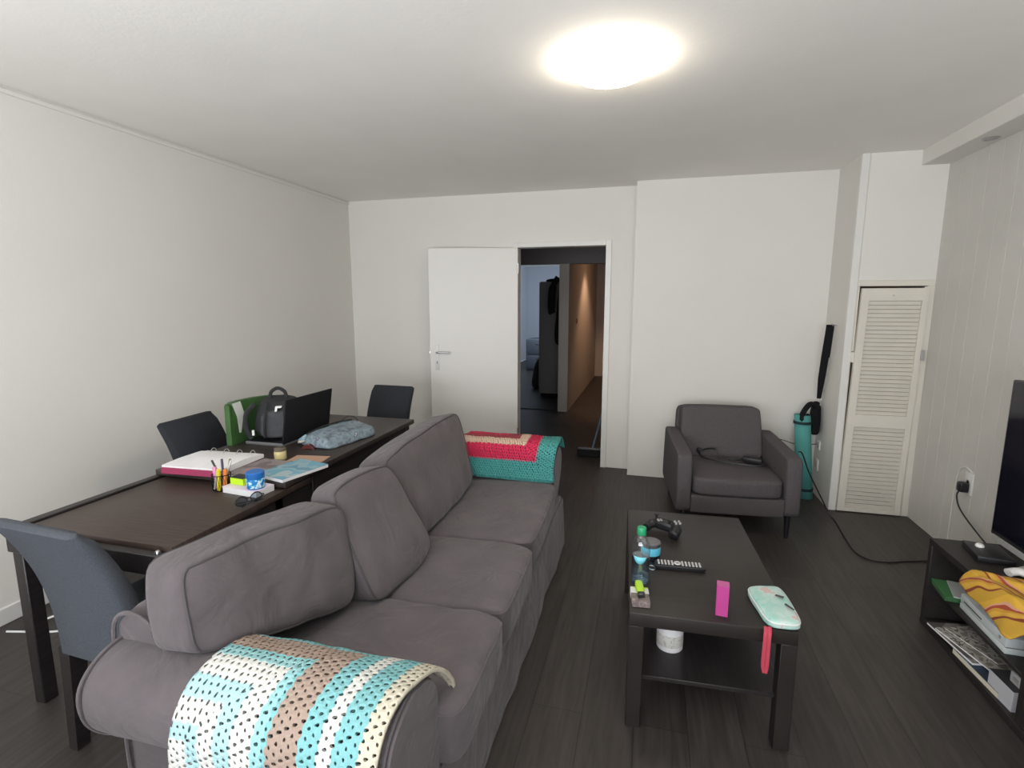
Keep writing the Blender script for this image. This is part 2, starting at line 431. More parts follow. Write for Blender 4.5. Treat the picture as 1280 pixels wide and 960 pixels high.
# the open room door, hinged on the left jamb and swung towards the far wall
door = thing('door_1', None, None, (D0 + 0.004, YB - 0.02, 0.0), math.radians(180 + 14)); door['kind'] = 'structure'
DW = 0.83
b = nb(); bx(b, 0, DW, -0.02, 0.02, 0.012, DH - 0.005, 0.003, 1); obj('door_leaf', b, M_DOORW, door)
b = nb(); bx(b, DW - 0.085, DW - 0.047, 0.02, 0.027, 0.90, 1.14, 0.004, 2); obj('handle_plate', b, M_WHITEP, door)
b = nb(); tube(b, catmull([(DW - 0.066, 0.024, 1.07), (DW - 0.066, 0.055, 1.07), (DW - 0.075, 0.066, 1.07), (DW - 0.11, 0.068, 1.07), (DW - 0.19, 0.066, 1.068)], 5), 0.009, 10); obj('door_handle', b, M_STEEL, door)
b = nb(); bx(b, DW - 0.069, DW - 0.063, 0.0265, 0.028, 0.96, 0.985); obj('keyhole', b, M_BLACK, door)
b = nb(); bx(b, DW - 0.001, DW + 0.002, -0.01, 0.01, 0.98, 1.16); bx(b, DW, DW + 0.012, -0.007, 0.007, 1.06, 1.08, 0.002, 1); obj('latch', b, M_STEEL, door)
for z in (0.25, 1.8):
    b = nb(); lathe(b, [(0, 0), (0.008, 0), (0.008, 0.09), (0, 0.09)], (-0.002, 0.026, z), 10); obj('hinge', b, M_STEEL, door)

# louvred cupboard door (slightly sagging in its frame)
lou = thing('door_2', None, None, (1.398, YC - 0.012, 0.008), 0); lou['kind'] = 'structure'
LW, LH, sk = 0.402, 1.622, 0.022
b = nb()
def skx(z): return sk * z / LH
def spanel(x0, x1, z0, z1, y0=-0.014, y1=0.014):
    prism(b, [(x0 + skx(z0), z0), (x1 + skx(z0), z0), (x1 + skx(z1), z1), (x0 + skx(z1), z1)], 'y', y0, y1)
spanel(0, 0.048, 0, LH); spanel(LW - 0.036, LW, 0, LH); spanel(0.048, LW - 0.036, 0, 0.03); spanel(0.048, LW - 0.036, 0.64, 0.73); spanel(0.048, LW - 0.036, LH - 0.085, LH)
obj('louvre_frame', b, M_CUPB, lou, smooth=False)
b = nb()
for z0, z1, n in ((0.03, 0.64, 20), (0.73, LH - 0.085, 28)):
    for k in range(n):
        z = z0 + (z1 - z0) * (k + 0.5) / n; hh = (z1 - z0) / n
        box(b, (LW / 2 + 0.006 + skx(z), 0.001, z), (LW - 0.083, 0.007, hh * 0.90), rx=math.radians(18))
obj('louvre_panel', b, M_CUPB, lou, smooth=False)
b = nb(); box(b, (LW / 2 + 0.015, -0.016, LH - 0.05), (0.008, 0.004, 0.008)); obj('screw', b, M_STEEL, lou)
b = nb(); bx(b, LW + 0.012, LW + 0.034, -0.022, -0.012, 1.13, 1.20, 0.002, 1); obj('latch', b, M_SILVER, lou)

# hallway and bedroom seen through the doorway
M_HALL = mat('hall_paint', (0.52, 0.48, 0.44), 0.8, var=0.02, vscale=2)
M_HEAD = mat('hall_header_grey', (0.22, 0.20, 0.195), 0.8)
M_BEDW = mat('bedroom_paint', (0.50, 0.53, 0.58), 0.85)
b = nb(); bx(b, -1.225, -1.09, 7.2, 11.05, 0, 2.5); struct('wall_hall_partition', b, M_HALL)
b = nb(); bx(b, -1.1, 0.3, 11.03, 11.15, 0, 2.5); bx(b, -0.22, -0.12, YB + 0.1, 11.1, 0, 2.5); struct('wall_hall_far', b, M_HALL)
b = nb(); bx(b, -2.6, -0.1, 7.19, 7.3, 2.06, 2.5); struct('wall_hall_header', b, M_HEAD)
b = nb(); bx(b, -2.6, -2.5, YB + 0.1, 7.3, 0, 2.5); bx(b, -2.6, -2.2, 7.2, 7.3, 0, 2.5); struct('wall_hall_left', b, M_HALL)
b = nb(); bx(b, -3.6, 0.3, YB + 0.1, 14.2, 2.5, 2.58); struct('ceiling_hall', b, M_CEIL)
b = nb(); bx(b, -3.4, -3.28, 7.2, 14.1, 0, 2.5); bx(b, -3.4, -1.1, 14.0, 14.12, 0, 2.5); bx(b, -3.4, -2.5, 7.2, 7.3, 0, 2.5); struct('wall_bedroom', b, M_BEDW)
b = nb(); bx(b, -2.3, -1.2, 7.25, 7.30, 0, 0.012); struct('trim_9', b, M_BLKWOOD)
b = nb(); bx(b, -3.28, -1.225, 13.985, 14.0, 0, 0.07); bx(b, -3.28, -3.265, 7.3, 14.0, 0, 0.07); struct('baseboard_bedroom', b, M_BEDW)

# ------------------------------------------------------------------ big furniture: sofa
sofa = thing('sofa', 'long dark grey slipcovered three seat sofa with rolled arms and piping', 'sofa', (-0.9, 2.05, 0))
def wl(o): o.location = Vector(o.location) - Vector(sofa.location); return o   # world-space mesh under the sofa's base
XBK, XFR = -1.355, -0.49
YN, YE = 1.0, 3.10     # outer planes of the base under the arms
armprof = [(1.115, 0.20), (1.115, 0.50), (1.095, 0.575), (1.05, 0.618), (0.99, 0.636), (0.935, 0.634), (0.885, 0.612), (0.853, 0.575), (0.845, 0.53), (0.855, 0.475), (0.885, 0.425), (0.93, 0.38), (0.975, 0.345), (1.0, 0.30), (1.003, 0.20)]
def arm_mesh(mirror):
    bm = nb()
    pr = catmull([(0, p[0], p[1]) for p in armprof], 3)
    pr = [(p.y, p.z) for p in pr]
    if mirror: pr = [(4.085 - y_, z_) for y_, z_ in pr]
    nx = 14; rows = []
    for i in range(nx + 1):
        x = XBK + (XFR - (0.03 if mirror else 0) - XBK) * i / nx
        row = []
        for (yy, zz) in pr:
            d = 0.006 * noise.noise(Vector((x * 5, yy * 6, zz * 6)))
            if i in (0, nx): cy, cz = (1.0 if not mirror else 3.085), 0.48; yy = cy + (yy - cy) * 0.975; zz = cz + (zz - cz) * 0.975
            row.append(bm.verts.new((x, yy + d, zz + d)))
        rows.append(row)
    for i in range(nx):
        for j in range(len(pr) - 1): bm.faces.new((rows[i][j], rows[i + 1][j], rows[i + 1][j + 1], rows[i][j + 1]))
        bm.faces.new((rows[i][-1], rows[i + 1][-1], rows[i + 1][0], rows[i][0]))
    bm.faces.new(rows[0]); bm.faces.new(rows[-1][::-1])
    return bm, pr
for mir in (False, True):
    bm, pr = arm_mesh(mir)
    a = wl(obj('arm', bm, M_SOFA, sofa))
    for xx in (XFR - 0.012 - (0.03 if mir else 0), XBK + 0.012):
        bm = nb(); tube(bm, [(xx, y_, z_) for y_, z_ in pr], 0.0055, 7)
        o = obj('piping', bm, M_SOFA if not mir and xx < -1 else M_PIPE, a)
# base box
bm = nb(); bx(bm, XBK + 0.03, XFR - 0.004, YN + 0.01, YE - 0.004, 0.04, 0.335, 0.012, 2); wl(obj('base', bm, M_SOFA, sofa))
# back: slightly raked slab with a rounded top
bm = nb()
bprof = [(XBK, 0.06), (XBK - 0.005, 0.5), (XBK + 0.0, 0.66), (XBK + 0.02, 0.705), (XBK + 0.055, 0.722), (XBK + 0.10, 0.715), (XBK + 0.145, 0.68), (XBK + 0.18, 0.6), (XBK + 0.23, 0.3), (XBK + 0.23, 0.06)]
pr = catmull([(p[0], 0, p[1]) for p in bprof], 3)
ny = 40; rows = []
for i in range(ny + 1):
    yy = 0.955 + (3.13 - 0.955) * i / ny
    row = []
    for p in pr:
        d = 0.007 * noise.noise(Vector((p.x * 4, yy * 5, p.z * 4)))
        e = 0.965 if i in (0, ny) else 1
        row.append(bm.verts.new((-1.24 + (p.x + 1.24) * e + d, yy + (0.012 if i == 0 else 0) - (0.012 if i == ny else 0), p.z * (0.985 if i in (0, ny) else 1) + d)))
    rows.append(row)
for i in range(ny):
    for j in range(len(pr) - 1): bm.faces.new((rows[i][j], rows[i + 1][j], rows[i + 1][j + 1], rows[i][j + 1]))
    bm.faces.new((rows[i][-1], rows[i + 1][-1], rows[i + 1][0], rows[i][0]))
bm.faces.new(rows[0]); bm.faces.new(rows[-1][::-1])
back = wl(obj('back', bm, M_SOFA, sofa))
bm = nb(); tube(bm, [(v[0], 0.958, v[2]) for v in [(p.x, 0, p.z) for p in pr]], 0.006, 7); obj('piping', bm, M_SOFA, back)
# skirt all round: wavy cloth band with an outward flare to the floor
bm = nb()
path = []
def seg(a, c, n):
    for i in range(n): path.append((a[0] + (c[0] - a[0]) * i / n, a[1] + (c[1] - a[1]) * i / n))
seg((XBK - 0.01, YN), (XFR, YN), 26); seg((XFR, YN), (XFR, YE), 60); seg((XFR, YE), (XBK - 0.01, YE), 26); seg((XBK - 0.01, YE), (XBK - 0.01, YN), 60)
cx, cy = -0.92, 2.05; nz = 6; rows = []
for k in range(nz + 1):
    z = 0.32 - (0.32 - 0.012) * k / nz; row = []
    for i, (px_, py_) in enumerate(path):
        t = k / nz
        out = 0.004 + 0.020 * t + t * 0.012 * noise.noise(Vector((px_ * 7, py_ * 7, 0.3)))
        dx = 1 if px_ > XFR - 0.01 else (-1 if px_ < XBK + 0.01 else 0); dy = -1 if py_ < YN + 0.01 else (1 if py_ > YE - 0.01 else 0)
        row.append(bm.verts.new((px_ + dx * out, py_ + dy * out, z)))
    rows.append(row)
for k in range(nz):
    n = len(path)
    for i in range(n): bm.faces.new((rows[k][i], rows[k][(i + 1) % n], rows[k + 1][(i + 1) % n], rows[k + 1][i]))
wl(obj('skirt', bm, M_SOFA, sofa))

def soft(name, C, parent, k=7, puff=0.25, wr=0.006, seed=0, rings=(0.9,), pr=0.0045, n=16, pm=None, wscale=5):
    f = hexmap(C, k, puff, wr, seed, wscale)
    bm = nb(); hexa(bm, f, n); o = wl(obj(name, bm, M_SOFA, parent, ang=80))
    for w_ in rings:
        bm = nb(); tube(bm, ring_path(f, w_, 16), pr, 6, closed=True); obj('piping', bm, pm or M_PIPE, o)
    return o

# seat cushions: "front" face is the top of the cushion
def seat(y0, y1, xf0, xf1, z0, z1, zb, seed, wr=0.008):
    C = [(-1.16, y0, z0 - 0.02), (xf0, y0, z0), (xf1, y1, z1), (-1.16, y1, z1 - 0.02), (-1.16, y0, zb), (xf0 + 0.0, y0, zb), (xf1 + 0.0, y1, zb), (-1.16, y1, zb)]
    return soft('seat_cushion', C, sofa, 10, 0.12, wr * 1.5, seed, (0.76,), 0.0035, 24, M_SOFA)
seat(1.105, 1.575, -0.43, -0.435, 0.505, 0.485, 0.315, 1.3)
seat(1.585, 2.125, -0.44, -0.455, 0.48, 0.475, 0.315, 4.1)
seat(2.135, 2.975, -0.465, -0.50, 0.475, 0.47, 0.315, 8.7, 0.005)
# loose back cushions in the same cover
soft('back_cushion', [(-1.05, 0.925, 0.655), (-0.935, 1.47, 0.495), (-1.02, 1.545, 0.835), (-1.115, 0.965, 0.865), (-1.235, 0.945, 0.62), (-1.13, 1.50, 0.47), (-1.20, 1.60, 0.815), (-1.265, 0.985, 0.865)], sofa, 8.5, 0.20, 0.018, 2.2, (0.93, -0.93), 0.0045, 26, None, 6.5)
soft('back_cushion', [(-0.86, 1.485, 0.49), (-0.85, 1.95, 0.50), (-1.06, 1.955, 0.845), (-1.07, 1.545, 0.865), (-1.03, 1.50, 0.46), (-1.03, 1.95, 0.47), (-1.20, 1.96, 0.82), (-1.20, 1.57, 0.83)], sofa, 9, 0.42, 0.016, 5.5, (0.90,), 0.004, 24, None, 5.5)
soft('back_cushion', [(-0.935, 1.965, 0.48), (-0.955, 2.80, 0.485), (-1.075, 2.865, 0.905), (-1.09, 1.93, 0.86), (-1.12, 1.97, 0.47), (-1.13, 2.84, 0.47), (-1.24, 2.875, 0.865), (-1.25, 1.95, 0.82)], sofa, 8.0, 0.28, 0.016, 9.4, (0.92,), 0.004, 26, None, 5.0)

# ------------------------------------------------------------------ crocheted blankets over the sofa's arms
def drape(name, prof, x_of, n_u, n_v, m, off, seed, thick, label, cat, uvf, s0=lambda u: 0.0):
    P = catmull([(0, p[0], p[1]) for p in prof], 8); L_ = [0]
    for a, c in zip(P[:-1], P[1:]): L_.append(L_[-1] + (c - a).length)
    tot = L_[-1]
    def at(s):
        s = max(0, min(tot - 1e-6, s)); i = 0
        while L_[i + 1] < s: i += 1
        t = (s - L_[i]) / max(1e-9, L_[i + 1] - L_[i]); d = (P[i + 1] - P[i]).normalized()
        return P[i].lerp(P[i + 1], t), Vector((0, d.z, -d.y))
    bm = nb(); uvl = bm.loops.layers.uv.new('UVMap'); g = []; uv = {}
    for i in range(n_u + 1):
        row = []
        for j in range(n_v + 1):
            sa = s0(i / n_u); s = sa + (tot - sa) * j / n_v; p, nrm = at(s); x0, x1 = x_of(s / tot, i / n_u); x = x0 + (x1 - x0) * i / n_u
            d = 0.006 * noise.noise(Vector((x * 9 + seed, s * 9, 0))) + 0.003 * noise.noise(Vector((x * 25, s * 25, seed)))
            v = bm.verts.new((x, p.y + nrm.y * (off + d), p.z + nrm.z * (off + d))); uv[v] = uvf(x0, x1, x, s, tot); row.append(v)
        g.append(row)
    for i in range(n_u):
        for j in range(n_v):
            fc = bm.faces.new((g[i][j], g[i + 1][j], g[i + 1][j + 1], g[i][j + 1]))
            for lp in fc.loops: lp[uvl].uv = uv[lp.vert]
    o = obj(name, bm, m, None, ang=180); sd = o.modifiers.new('thickness', 'SOLIDIFY'); sd.thickness = thick; sd.offset = 1
    return tag(o, label, cat)

prof1 = [(1.185, 0.455), (1.165, 0.52), (1.125, 0.575), (1.095, 0.605), (1.05, 0.628), (0.99, 0.642), (0.935, 0.641), (0.882, 0.618), (0.846, 0.58), (0.832, 0.53), (0.828, 0.46), (0.822, 0.36), (0.815, 0.25)]
drape('crochet_blanket', prof1, lambda s, u: (-1.0 - 0.05 * s + 0.10 * max(0, 0.25 - s), -0.478 - 0.035 * s + 0.012 * math.sin(9 * s)), 44, 60, M_CRO1, 0.006, 3.0, 0.010,
      'aqua white and tan crocheted granny square blanket draped over the near sofa arm', 'blanket', lambda x0, x1, x, s, tot: (x1 - x, s - 0.02), lambda u: (0.20 - 0.06 * u) * (1 - max(0.0, (u - 0.86) / 0.14) ** 1.5))
prof2 = [(2.93, 0.478), (2.935, 0.51), (2.945, 0.59), (2.955, 0.638), (2.98, 0.666), (3.03, 0.676), (3.10, 0.672), (3.18, 0.665), (3.235, 0.635), (3.26, 0.59)]
prof2 = [(y_, z_) for y_, z_ in prof2]
drape('crochet_blanket', prof2[::-1], lambda s, u: (-1.12, -0.508 - 0.008 * math.sin(9 * s)), 36, 36, M_CRO2, 0.012, 7.0, 0.012,
      'teal and pink crocheted blanket folded over the far sofa arm', 'blanket', lambda x0, x1, x, s, tot: (x1 - x, tot - s))
bm = nb()
for k in range(2):
    pts = [(-0.525 + 0.004 * k, 2.925 - 0.004 * k, 0.474 + 0.008 * k), (-0.72, 2.922, 0.474 + 0.008 * k), (-1.0, 2.926, 0.476 + 0.008 * k)]
    tube(bm, catmull(pts, 8), 0.006, 8)
fold = obj('folded_edge', bm, mat('teal_yarn', TL, 0.95, bump=0.6, bscale=300)); fold.parent = bpy.data.objects['crochet_blanket.001']

# ------------------------------------------------------------------ coffee table
ct = thing('coffee_table', 'low black brown coffee table with a lower shelf beside the sofa', 'coffee table', (-0.03, 1.735, 0), 0.0476)
TW, TD, TH = 0.55, 0.95, 0.45
bm = nb(); bx(bm, 0, TW, 0, TD, TH - 0.05, TH, 0.0025, 2); obj('tabletop', bm, M_COFFEE, ct)
for x0 in (0, TW - 0.052):
    for y0 in (0, TD - 0.052):
        bm = nb(); bx(bm, x0, x0 + 0.052, y0, y0 + 0.052, 0, TH - 0.05, 0.002, 1); obj('leg', bm, M_COFFEE, ct)
bm = nb(); bx(bm, 0.022, TW - 0.022, 0.03, TD - 0.03, 0.175, 0.192, 0.002, 1); obj('shelf', bm, M_BLKWOOD, ct)

# ------------------------------------------------------------------ armchair
ac = thing('armchair', 'dark grey tweed armchair with square arms against the white wall', 'armchair', (0.565, 3.90, 0), math.radians(5))
# local: front at -y; width .78, depth .80
AWd, AD = 0.775, 0.80
for s in (-1, 1):
    bm = nb()
    x1, x0 = s * AWd / 2, s * (AWd / 2 - 0.10)
    C = [(min(x0, x1), -AD / 2, 0.15), (max(x0, x1), -AD / 2, 0.15), (max(x0, x1), -AD / 2 + 0.01, 0.545), (min(x0, x1), -AD / 2 + 0.01, 0.545),
         (min(x0, x1), AD / 2, 0.15), (max(x0, x1), AD / 2, 0.15), (max(x0, x1), AD / 2 - 0.06, 0.575), (min(x0, x1), AD / 2 - 0.06, 0.575)]
    f = hexmap(C, 14, 0.02, 0.002, s); hexa(bm, f, 14); obj('arm', bm, M_ARMCH, ac, ang=80)
bm = nb(); bx(bm, -AWd / 2 + 0.095, AWd / 2 - 0.095, -AD / 2 + 0.004, AD / 2 - 0.05, 0.15, 0.27, 0.012, 3); obj('front_rail', bm, M_ARMCH, ac)
bm = nb(); f = hexmap([(-0.285, -AD / 2 - 0.005, 0.395), (0.285, -AD / 2 - 0.005, 0.395), (0.285, 0.26, 0.40), (-0.285, 0.26, 0.40), (-0.285, -AD / 2 + 0.0, 0.27), (0.285, -AD / 2 + 0.0, 0.27), (0.285, 0.26, 0.27), (-0.285, 0.26, 0.27)], 10, 0.14, 0.004, 3); hexa(bm, f, 14); obj('seat_cushion', bm, M_ARMCH, ac, ang=80)
bm = nb(); f = hexmap([(-0.285, 0.10, 0.40), (0.285, 0.10, 0.40), (0.28, 0.22, 0.752), (-0.28, 0.22, 0.752), (-0.29, 0.28, 0.39), (0.29, 0.28, 0.39), (0.28, 0.37, 0.742), (-0.28, 0.37, 0.742)], 18, 0.16, 0.004, 6); hexa(bm, f, 14); obj('back_cushion', bm, M_ARMCH, ac, ang=80)
bm = nb(); f = hexmap([(-0.30, 0.26, 0.15), (0.30, 0.26, 0.15), (0.30, 0.34, 0.735), (-0.30, 0.34, 0.735), (-0.31, AD / 2, 0.15), (0.31, AD / 2, 0.15), (0.30, AD / 2 + 0.02, 0.73), (-0.30, AD / 2 + 0.02, 0.73)], 14, 0.03, 0.002, 9); hexa(bm, f, 12); obj('backrest', bm, M_ARMCH, ac, ang=80)
for sx in (-1, 1):
    for sy in (-1, 1):
        bm = nb(); lathe(bm, [(0, 0), (0.012, 0), (0.021, 0.155), (0, 0.155)], (sx * (AWd / 2 - 0.06), sy * (AD / 2 - 0.05), 0), 14); obj('leg', bm, M_BLACK, ac)

# ------------------------------------------------------------------ dining tables
ft = thing('dining_table', 'dark wooden dining table with laptop and bags standing behind the sofa', 'table', (-1.87, 2.51, 0), 0.0)
bm = nb(); bx(bm, -0.37, 0.35, -0.65, 0.65, 0.722, 0.75, 0.003, 2); obj('tabletop', bm, M_FARTOP, ft)
bm = nb(); bx(bm, -0.345, 0.325, -0.56, -0.54, 0.63, 0.722); bx(bm, -0.345, 0.325, 0.60, 0.62, 0.63, 0.722); bx(bm, -0.345, -0.325, -0.56, 0.62, 0.63, 0.722); bx(bm, 0.305, 0.325, -0.56, 0.62, 0.60, 0.722); obj('apron', bm, M_BLKWOOD, ft, smooth=False)
for sx, sy in ((-0.315, 0.58), (0.295, 0.58), (-0.315, -0.40), (0.295, -0.40)):
    bm = nb(); bx(bm, sx - 0.035, sx + 0.035, sy - 0.035, sy + 0.035, 0, 0.722, 0.003, 1); obj('leg', bm, M_BLKWOOD, ft)
ntb = thing('dining_table', 'lower dark table with brown inset top tucked under the far table end', 'table', (-1.87, 1.75, 0), 0.0)
bm = nb(); bx(bm, -0.325, 0.345, -0.455, 0.30, 0.685, 0.715, 0.003, 2); obj('tabletop', bm, M_BRNTOP, ntb)
bm = nb(); bx(bm, -0.375, -0.335, -0.475, 0.32, 0.64, 0.722, 0.003, 1); bx(bm, -0.375, 0.345, -0.495, -0.462, 0.625, 0.700, 0.004, 1); bx(bm, 0.30, 0.335, -0.47, 0.30, 0.60, 0.684, 0.003, 1); obj('frame', bm, M_BLKWOOD, ntb)
for sx, sy in ((-0.35, -0.455), (0.31, -0.455), (-0.35, 0.08), (0.31, 0.08)):
    bm = nb(); bx(bm, sx - 0.025, sx + 0.025, sy - 0.025, sy + 0.025, 0, 0.684, 0.003, 1); obj('leg', bm, M_BLKWOOD, ntb)
bm = nb(); lathe(bm, [(0, 0), (0.009, 0), (0.009, 0.007), (0.006, 0.011), (0, 0.012)], (0.31, -0.478, 0.70), 12); obj('knob', bm, M_STEEL, ntb)

# ------------------------------------------------------------------ dining chairs
def make_chair(label, fab, wdt=0.36):
    t = thing('dining_chair', label, 'chair', group='dining chairs round the tables')
    # local: seat faces +y, rear of the backrest at y=0, legs start at floor
    bm = nb(); n = 16; rows = []
    hw = wdt / 2
    for i in range(n + 1):
        s = i / n; z = 0.36 + s * 0.51
        yr = 0.0 - 0.015 * s - 0.115 * s ** 2.6; th = 0.085 - 0.035 * s
        ww = hw * (0.97 + 0.03 * s)
        if i == n: th *= 0.75; ww *= 0.985
        e = 0.016
        sec = [(-ww + e, yr), (ww - e, yr), (ww, yr + e), (ww, yr + th - e), (ww - e, yr + th), (-ww + e, yr + th), (-ww, yr + th - e), (-ww, yr + e)]
        rows.append([bm.verts.new((x_, y_, z)) for x_, y_ in sec])
    top = [bm.verts.new((v.co.x * 0.94, v.co.y + (0.006 if v.co.y < -0.1 else -0.006), v.co.z + 0.012)) for v in rows[-1]]; rows.append(top)
    for i in range(len(rows) - 1):
        for j in range(8): bm.faces.new((rows[i][j], rows[i][(j + 1) % 8], rows[i + 1][(j + 1) % 8], rows[i + 1][j]))
    bm.faces.new(rows[0][::-1]); bm.faces.new(rows[-1]); obj('backrest', bm, fab, t, ang=50)
    bm = nb(); f = hexmap([(-hw, 0.06, 0.475), (hw, 0.06, 0.475), (hw, 0.45, 0.47), (-hw, 0.45, 0.47), (-hw, 0.03, 0.375), (hw, 0.03, 0.375), (hw, 0.45, 0.375), (-hw, 0.45, 0.375)], 10, 0.12, 0.001, 2); hexa(bm, f, 10); obj('seat', bm, fab, t, ang=80)
    for sx in (-1, 1):
        for yy, tilt in ((0.03, -0.02), (0.42, 0.0)):
            bm = nb(); x = sx * (hw - 0.026)
            C = [(x - 0.02, yy - 0.021 + tilt, 0), (x + 0.02, yy - 0.021 + tilt, 0), (x + 0.02, yy + 0.021 + tilt, 0), (x - 0.02, yy + 0.021 + tilt, 0)]
            T = [(x - 0.025, yy - 0.028, 0.378), (x + 0.025, yy - 0.028, 0.378), (x + 0.025, yy + 0.028, 0.378), (x - 0.025, yy + 0.028, 0.378)]
            va = [bm.verts.new(p) for p in C]; vb = [bm.verts.new(p) for p in T]
            bm.faces.new(va[::-1]); bm.faces.new(vb)
            for k in range(4): bm.faces.new((va[k], va[(k + 1) % 4], vb[(k + 1) % 4], vb[k]))
            obj('leg', bm, M_BLKWOOD, t, smooth=False)
    return t
ch = make_chair('blue grey upholstered dining chair at the near end of the lower table', M_CHAIR)
ch.location = (-1.715, 1.145, 0); ch.rotation_euler = (0, 0, math.radians(-3))
c2 = make_chair('charcoal dining chair between the left wall and the table', M_CHAIRD, 0.39)
c2.location = (-2.44, 2.345, 0); c2.rotation_euler = (0, 0, -PI / 2 + 0.06)
c3 = copy_tree(c2); c3['label'] = 'charcoal dining chair at the far end of the dining table'
c3.location = (-1.945, 3.58, 0); c3.scale = (0.92, 1, 1); c3.rotation_euler = (0, 0, PI - 0.03)

# ------------------------------------------------------------------ TV unit and television
tu = thing('tv_unit', 'low black open shelf television unit along the planked wall', 'tv stand', (1.59, 2.0, 0))
UX0, UX1, UY0, UY1, UZ = -0.265, 0.262, -0.80, 0.75, 0.43
def upart(name, *a, m=M_BLKWOOD):
    bm = nb(); bx(bm, *a, 0.002, 1); return obj(name, bm, m, tu)
M_UNIT = mat('tv_unit_blackbrown', (0.022, 0.019, 0.018), 0.5, var=0.2, vscale=6, stretch=(10, 1, 10), spec=0.4)
upart('top_board', UX0, UX1, UY0, UY1, UZ - 0.03, UZ, m=M_UNIT); upart('bottom_board', UX0, UX1, UY0, UY1, 0.0, 0.035, m=M_UNIT)
upart('side_panel', UX0, UX1, UY1 - 0.03, UY1, 0.035, UZ - 0.03, m=M_UNIT); upart('side_panel', UX0, UX1, UY0, UY0 + 0.03, 0.035, UZ - 0.03, m=M_UNIT)
upart('divider', UX0, UX1, 0.04, 0.07, 0.035, UZ - 0.03, m=M_UNIT); upart('shelf', UX0 + 0.005, UX1, 0.07, UY1 - 0.03, 0.205, 0.222, m=M_UNIT); upart('shelf', UX0 + 0.005, UX1, UY0 + 0.03, 0.04, 0.205, 0.222, m=M_UNIT)
upart('back_panel', UX1 - 0.006, UX1, UY0 + 0.03, UY1 - 0.03, 0.035, UZ - 0.03, m=M_UNIT)

tv = thing('television', 'large black flat screen television on silver stand by the planked wall', 'television', (1.580, 2.135, UZ))
bm = nb(); bx(bm, -0.02, 0.025, -0.62, 0.62, 0.05, 0.765, 0.006, 2); obj('casing', bm, M_BLACK, tv)
bm = nb(); bx(bm, -0.0235, -0.0195, -0.605, 0.605, 0.075, 0.755); obj('screen', bm, M_SCREEN, tv)
bm = nb(); bx(bm, -0.024, 0.012, -0.62, 0.60, 0.028, 0.056, 0.003, 1); obj('bezel_strip', bm, M_SILVER, tv)
for sy in (-1, 1):
    bm = nb(); prism(bm, [(-0.10, 0), (-0.075, 0), (0.0, 0.028), (0.09, 0), (0.11, 0), (0.01, 0.045), (-0.01, 0.045)], 'y', sy * 0.32 - 0.02, sy * 0.32 + 0.02); obj('foot', bm, M_SILVER, tv)

# ------------------------------------------------------------------ ceiling lamp
M_GLOW = mat('opal_diffuser', (0.9, 0.88, 0.85), 0.4, emit=((1.0, 0.90, 0.74), 36.0))
lp = thing('ceiling_lamp', 'round white glowing flush ceiling lamp', 'lamp', (-0.20, 2.365, H))
bm = nb(); lathe(bm, [(0, 0), (0.135, 0), (0.135, -0.012), (0, -0.012)], n=48); obj('mounting_ring', bm, M_WHITEP, lp)
bm = nb(); lathe(bm, [(0.13, -0.012), (0.149, -0.018), (0.155, -0.038), (0.150, -0.055), (0.125, -0.064), (0.07, -0.068), (0, -0.069)], n=56); obj('lamp_shade', bm, M_GLOW, lp, ang=180)
sp = thing('spotlight', 'small round chrome recessed spotlight under the boxed casing', 'spotlight', (1.785, 3.62, 2.43))
bm = nb(); lathe(bm, [(0.026, 0), (0.040, 0), (0.041, -0.004), (0.034, -0.007), (0.026, -0.004)], n=28); obj('rim', bm, M_STEEL, sp)
bm = nb(); lathe(bm, [(0, -0.012), (0.014, -0.010), (0.026, 0.0)], n=24); obj('bulb', bm, M_SILVER, sp)

# ------------------------------------------------------------------ things in the far right corner
ym = thing('yoga_mat', 'rolled teal yoga mat standing on end in the corner', 'yoga mat', (1.245, 4.42, 0))
bm = nb(); n = 150; R0, R1 = 0.012, 0.058
pa, pb = [], []
for i in range(n + 1):
    a = i / n * 2 * PI * 6; r = R0 + (R1 - R0) * i / n
    pa.append((r * math.cos(a), r * math.sin(a)))
lo = [bm.verts.new((x, y_, 0.0)) for x, y_ in pa]; hi = [bm.verts.new((x - 0.055, y_ + 0.04, 0.66)) for x, y_ in pa]
for i in range(n): bm.faces.new((lo[i], lo[i + 1], hi[i + 1], hi[i]))
o = obj('mat_roll', bm, M_TEAL, ym, ang=180); sd = o.modifiers.new('thickness', 'SOLIDIFY'); sd.thickness = 0.006; sd.offset = 0
for z in (0.06, 0.59):
    bm = nb(); lathe(bm, [(0.0595, z), (0.0635, z), (0.0635, z + 0.022), (0.0595, z + 0.022), (0.0595, z)], (-0.055 * z / 0.66, 0.04 * z / 0.66, 0), 40); obj('elastic_band', bm, mat('dark_teal_band', (0.008, 0.03, 0.035), 0.8), ym)

hs = thing('hanging_strap', 'long black carrying strap hanging on the short white wall by the louvred door', 'strap', (1.335, 4.42, 0))
bm = nb()
def ribbon(bm, pts, wd, th):
    P = [Vector(p) for p in pts]; vs = []
    for i, (p, w_) in enumerate(zip(P, wd)):
        vs.append([bm.verts.new(p + Vector((dy * w_, dx, 0))) for dx, dy in ((-th, -1), (th, -1), (th, 1), (-th, 1))])
    for a, c in zip(vs[:-1], vs[1:]):
        for k in range(4): bm.faces.new((a[k], a[(k + 1) % 4], c[(k + 1) % 4], c[k]))
    bm.faces.new(vs[0][::-1]); bm.faces.new(vs[-1])
ribbon(bm, [(-0.032, -0.055, 1.37), (-0.034, -0.02, 1.15), (-0.032, 0.03, 0.95), (-0.026, 0.065, 0.79)], [0.026, 0.029, 0.026, 0.018], 0.004); obj('strap', bm, M_BLACKM, hs)
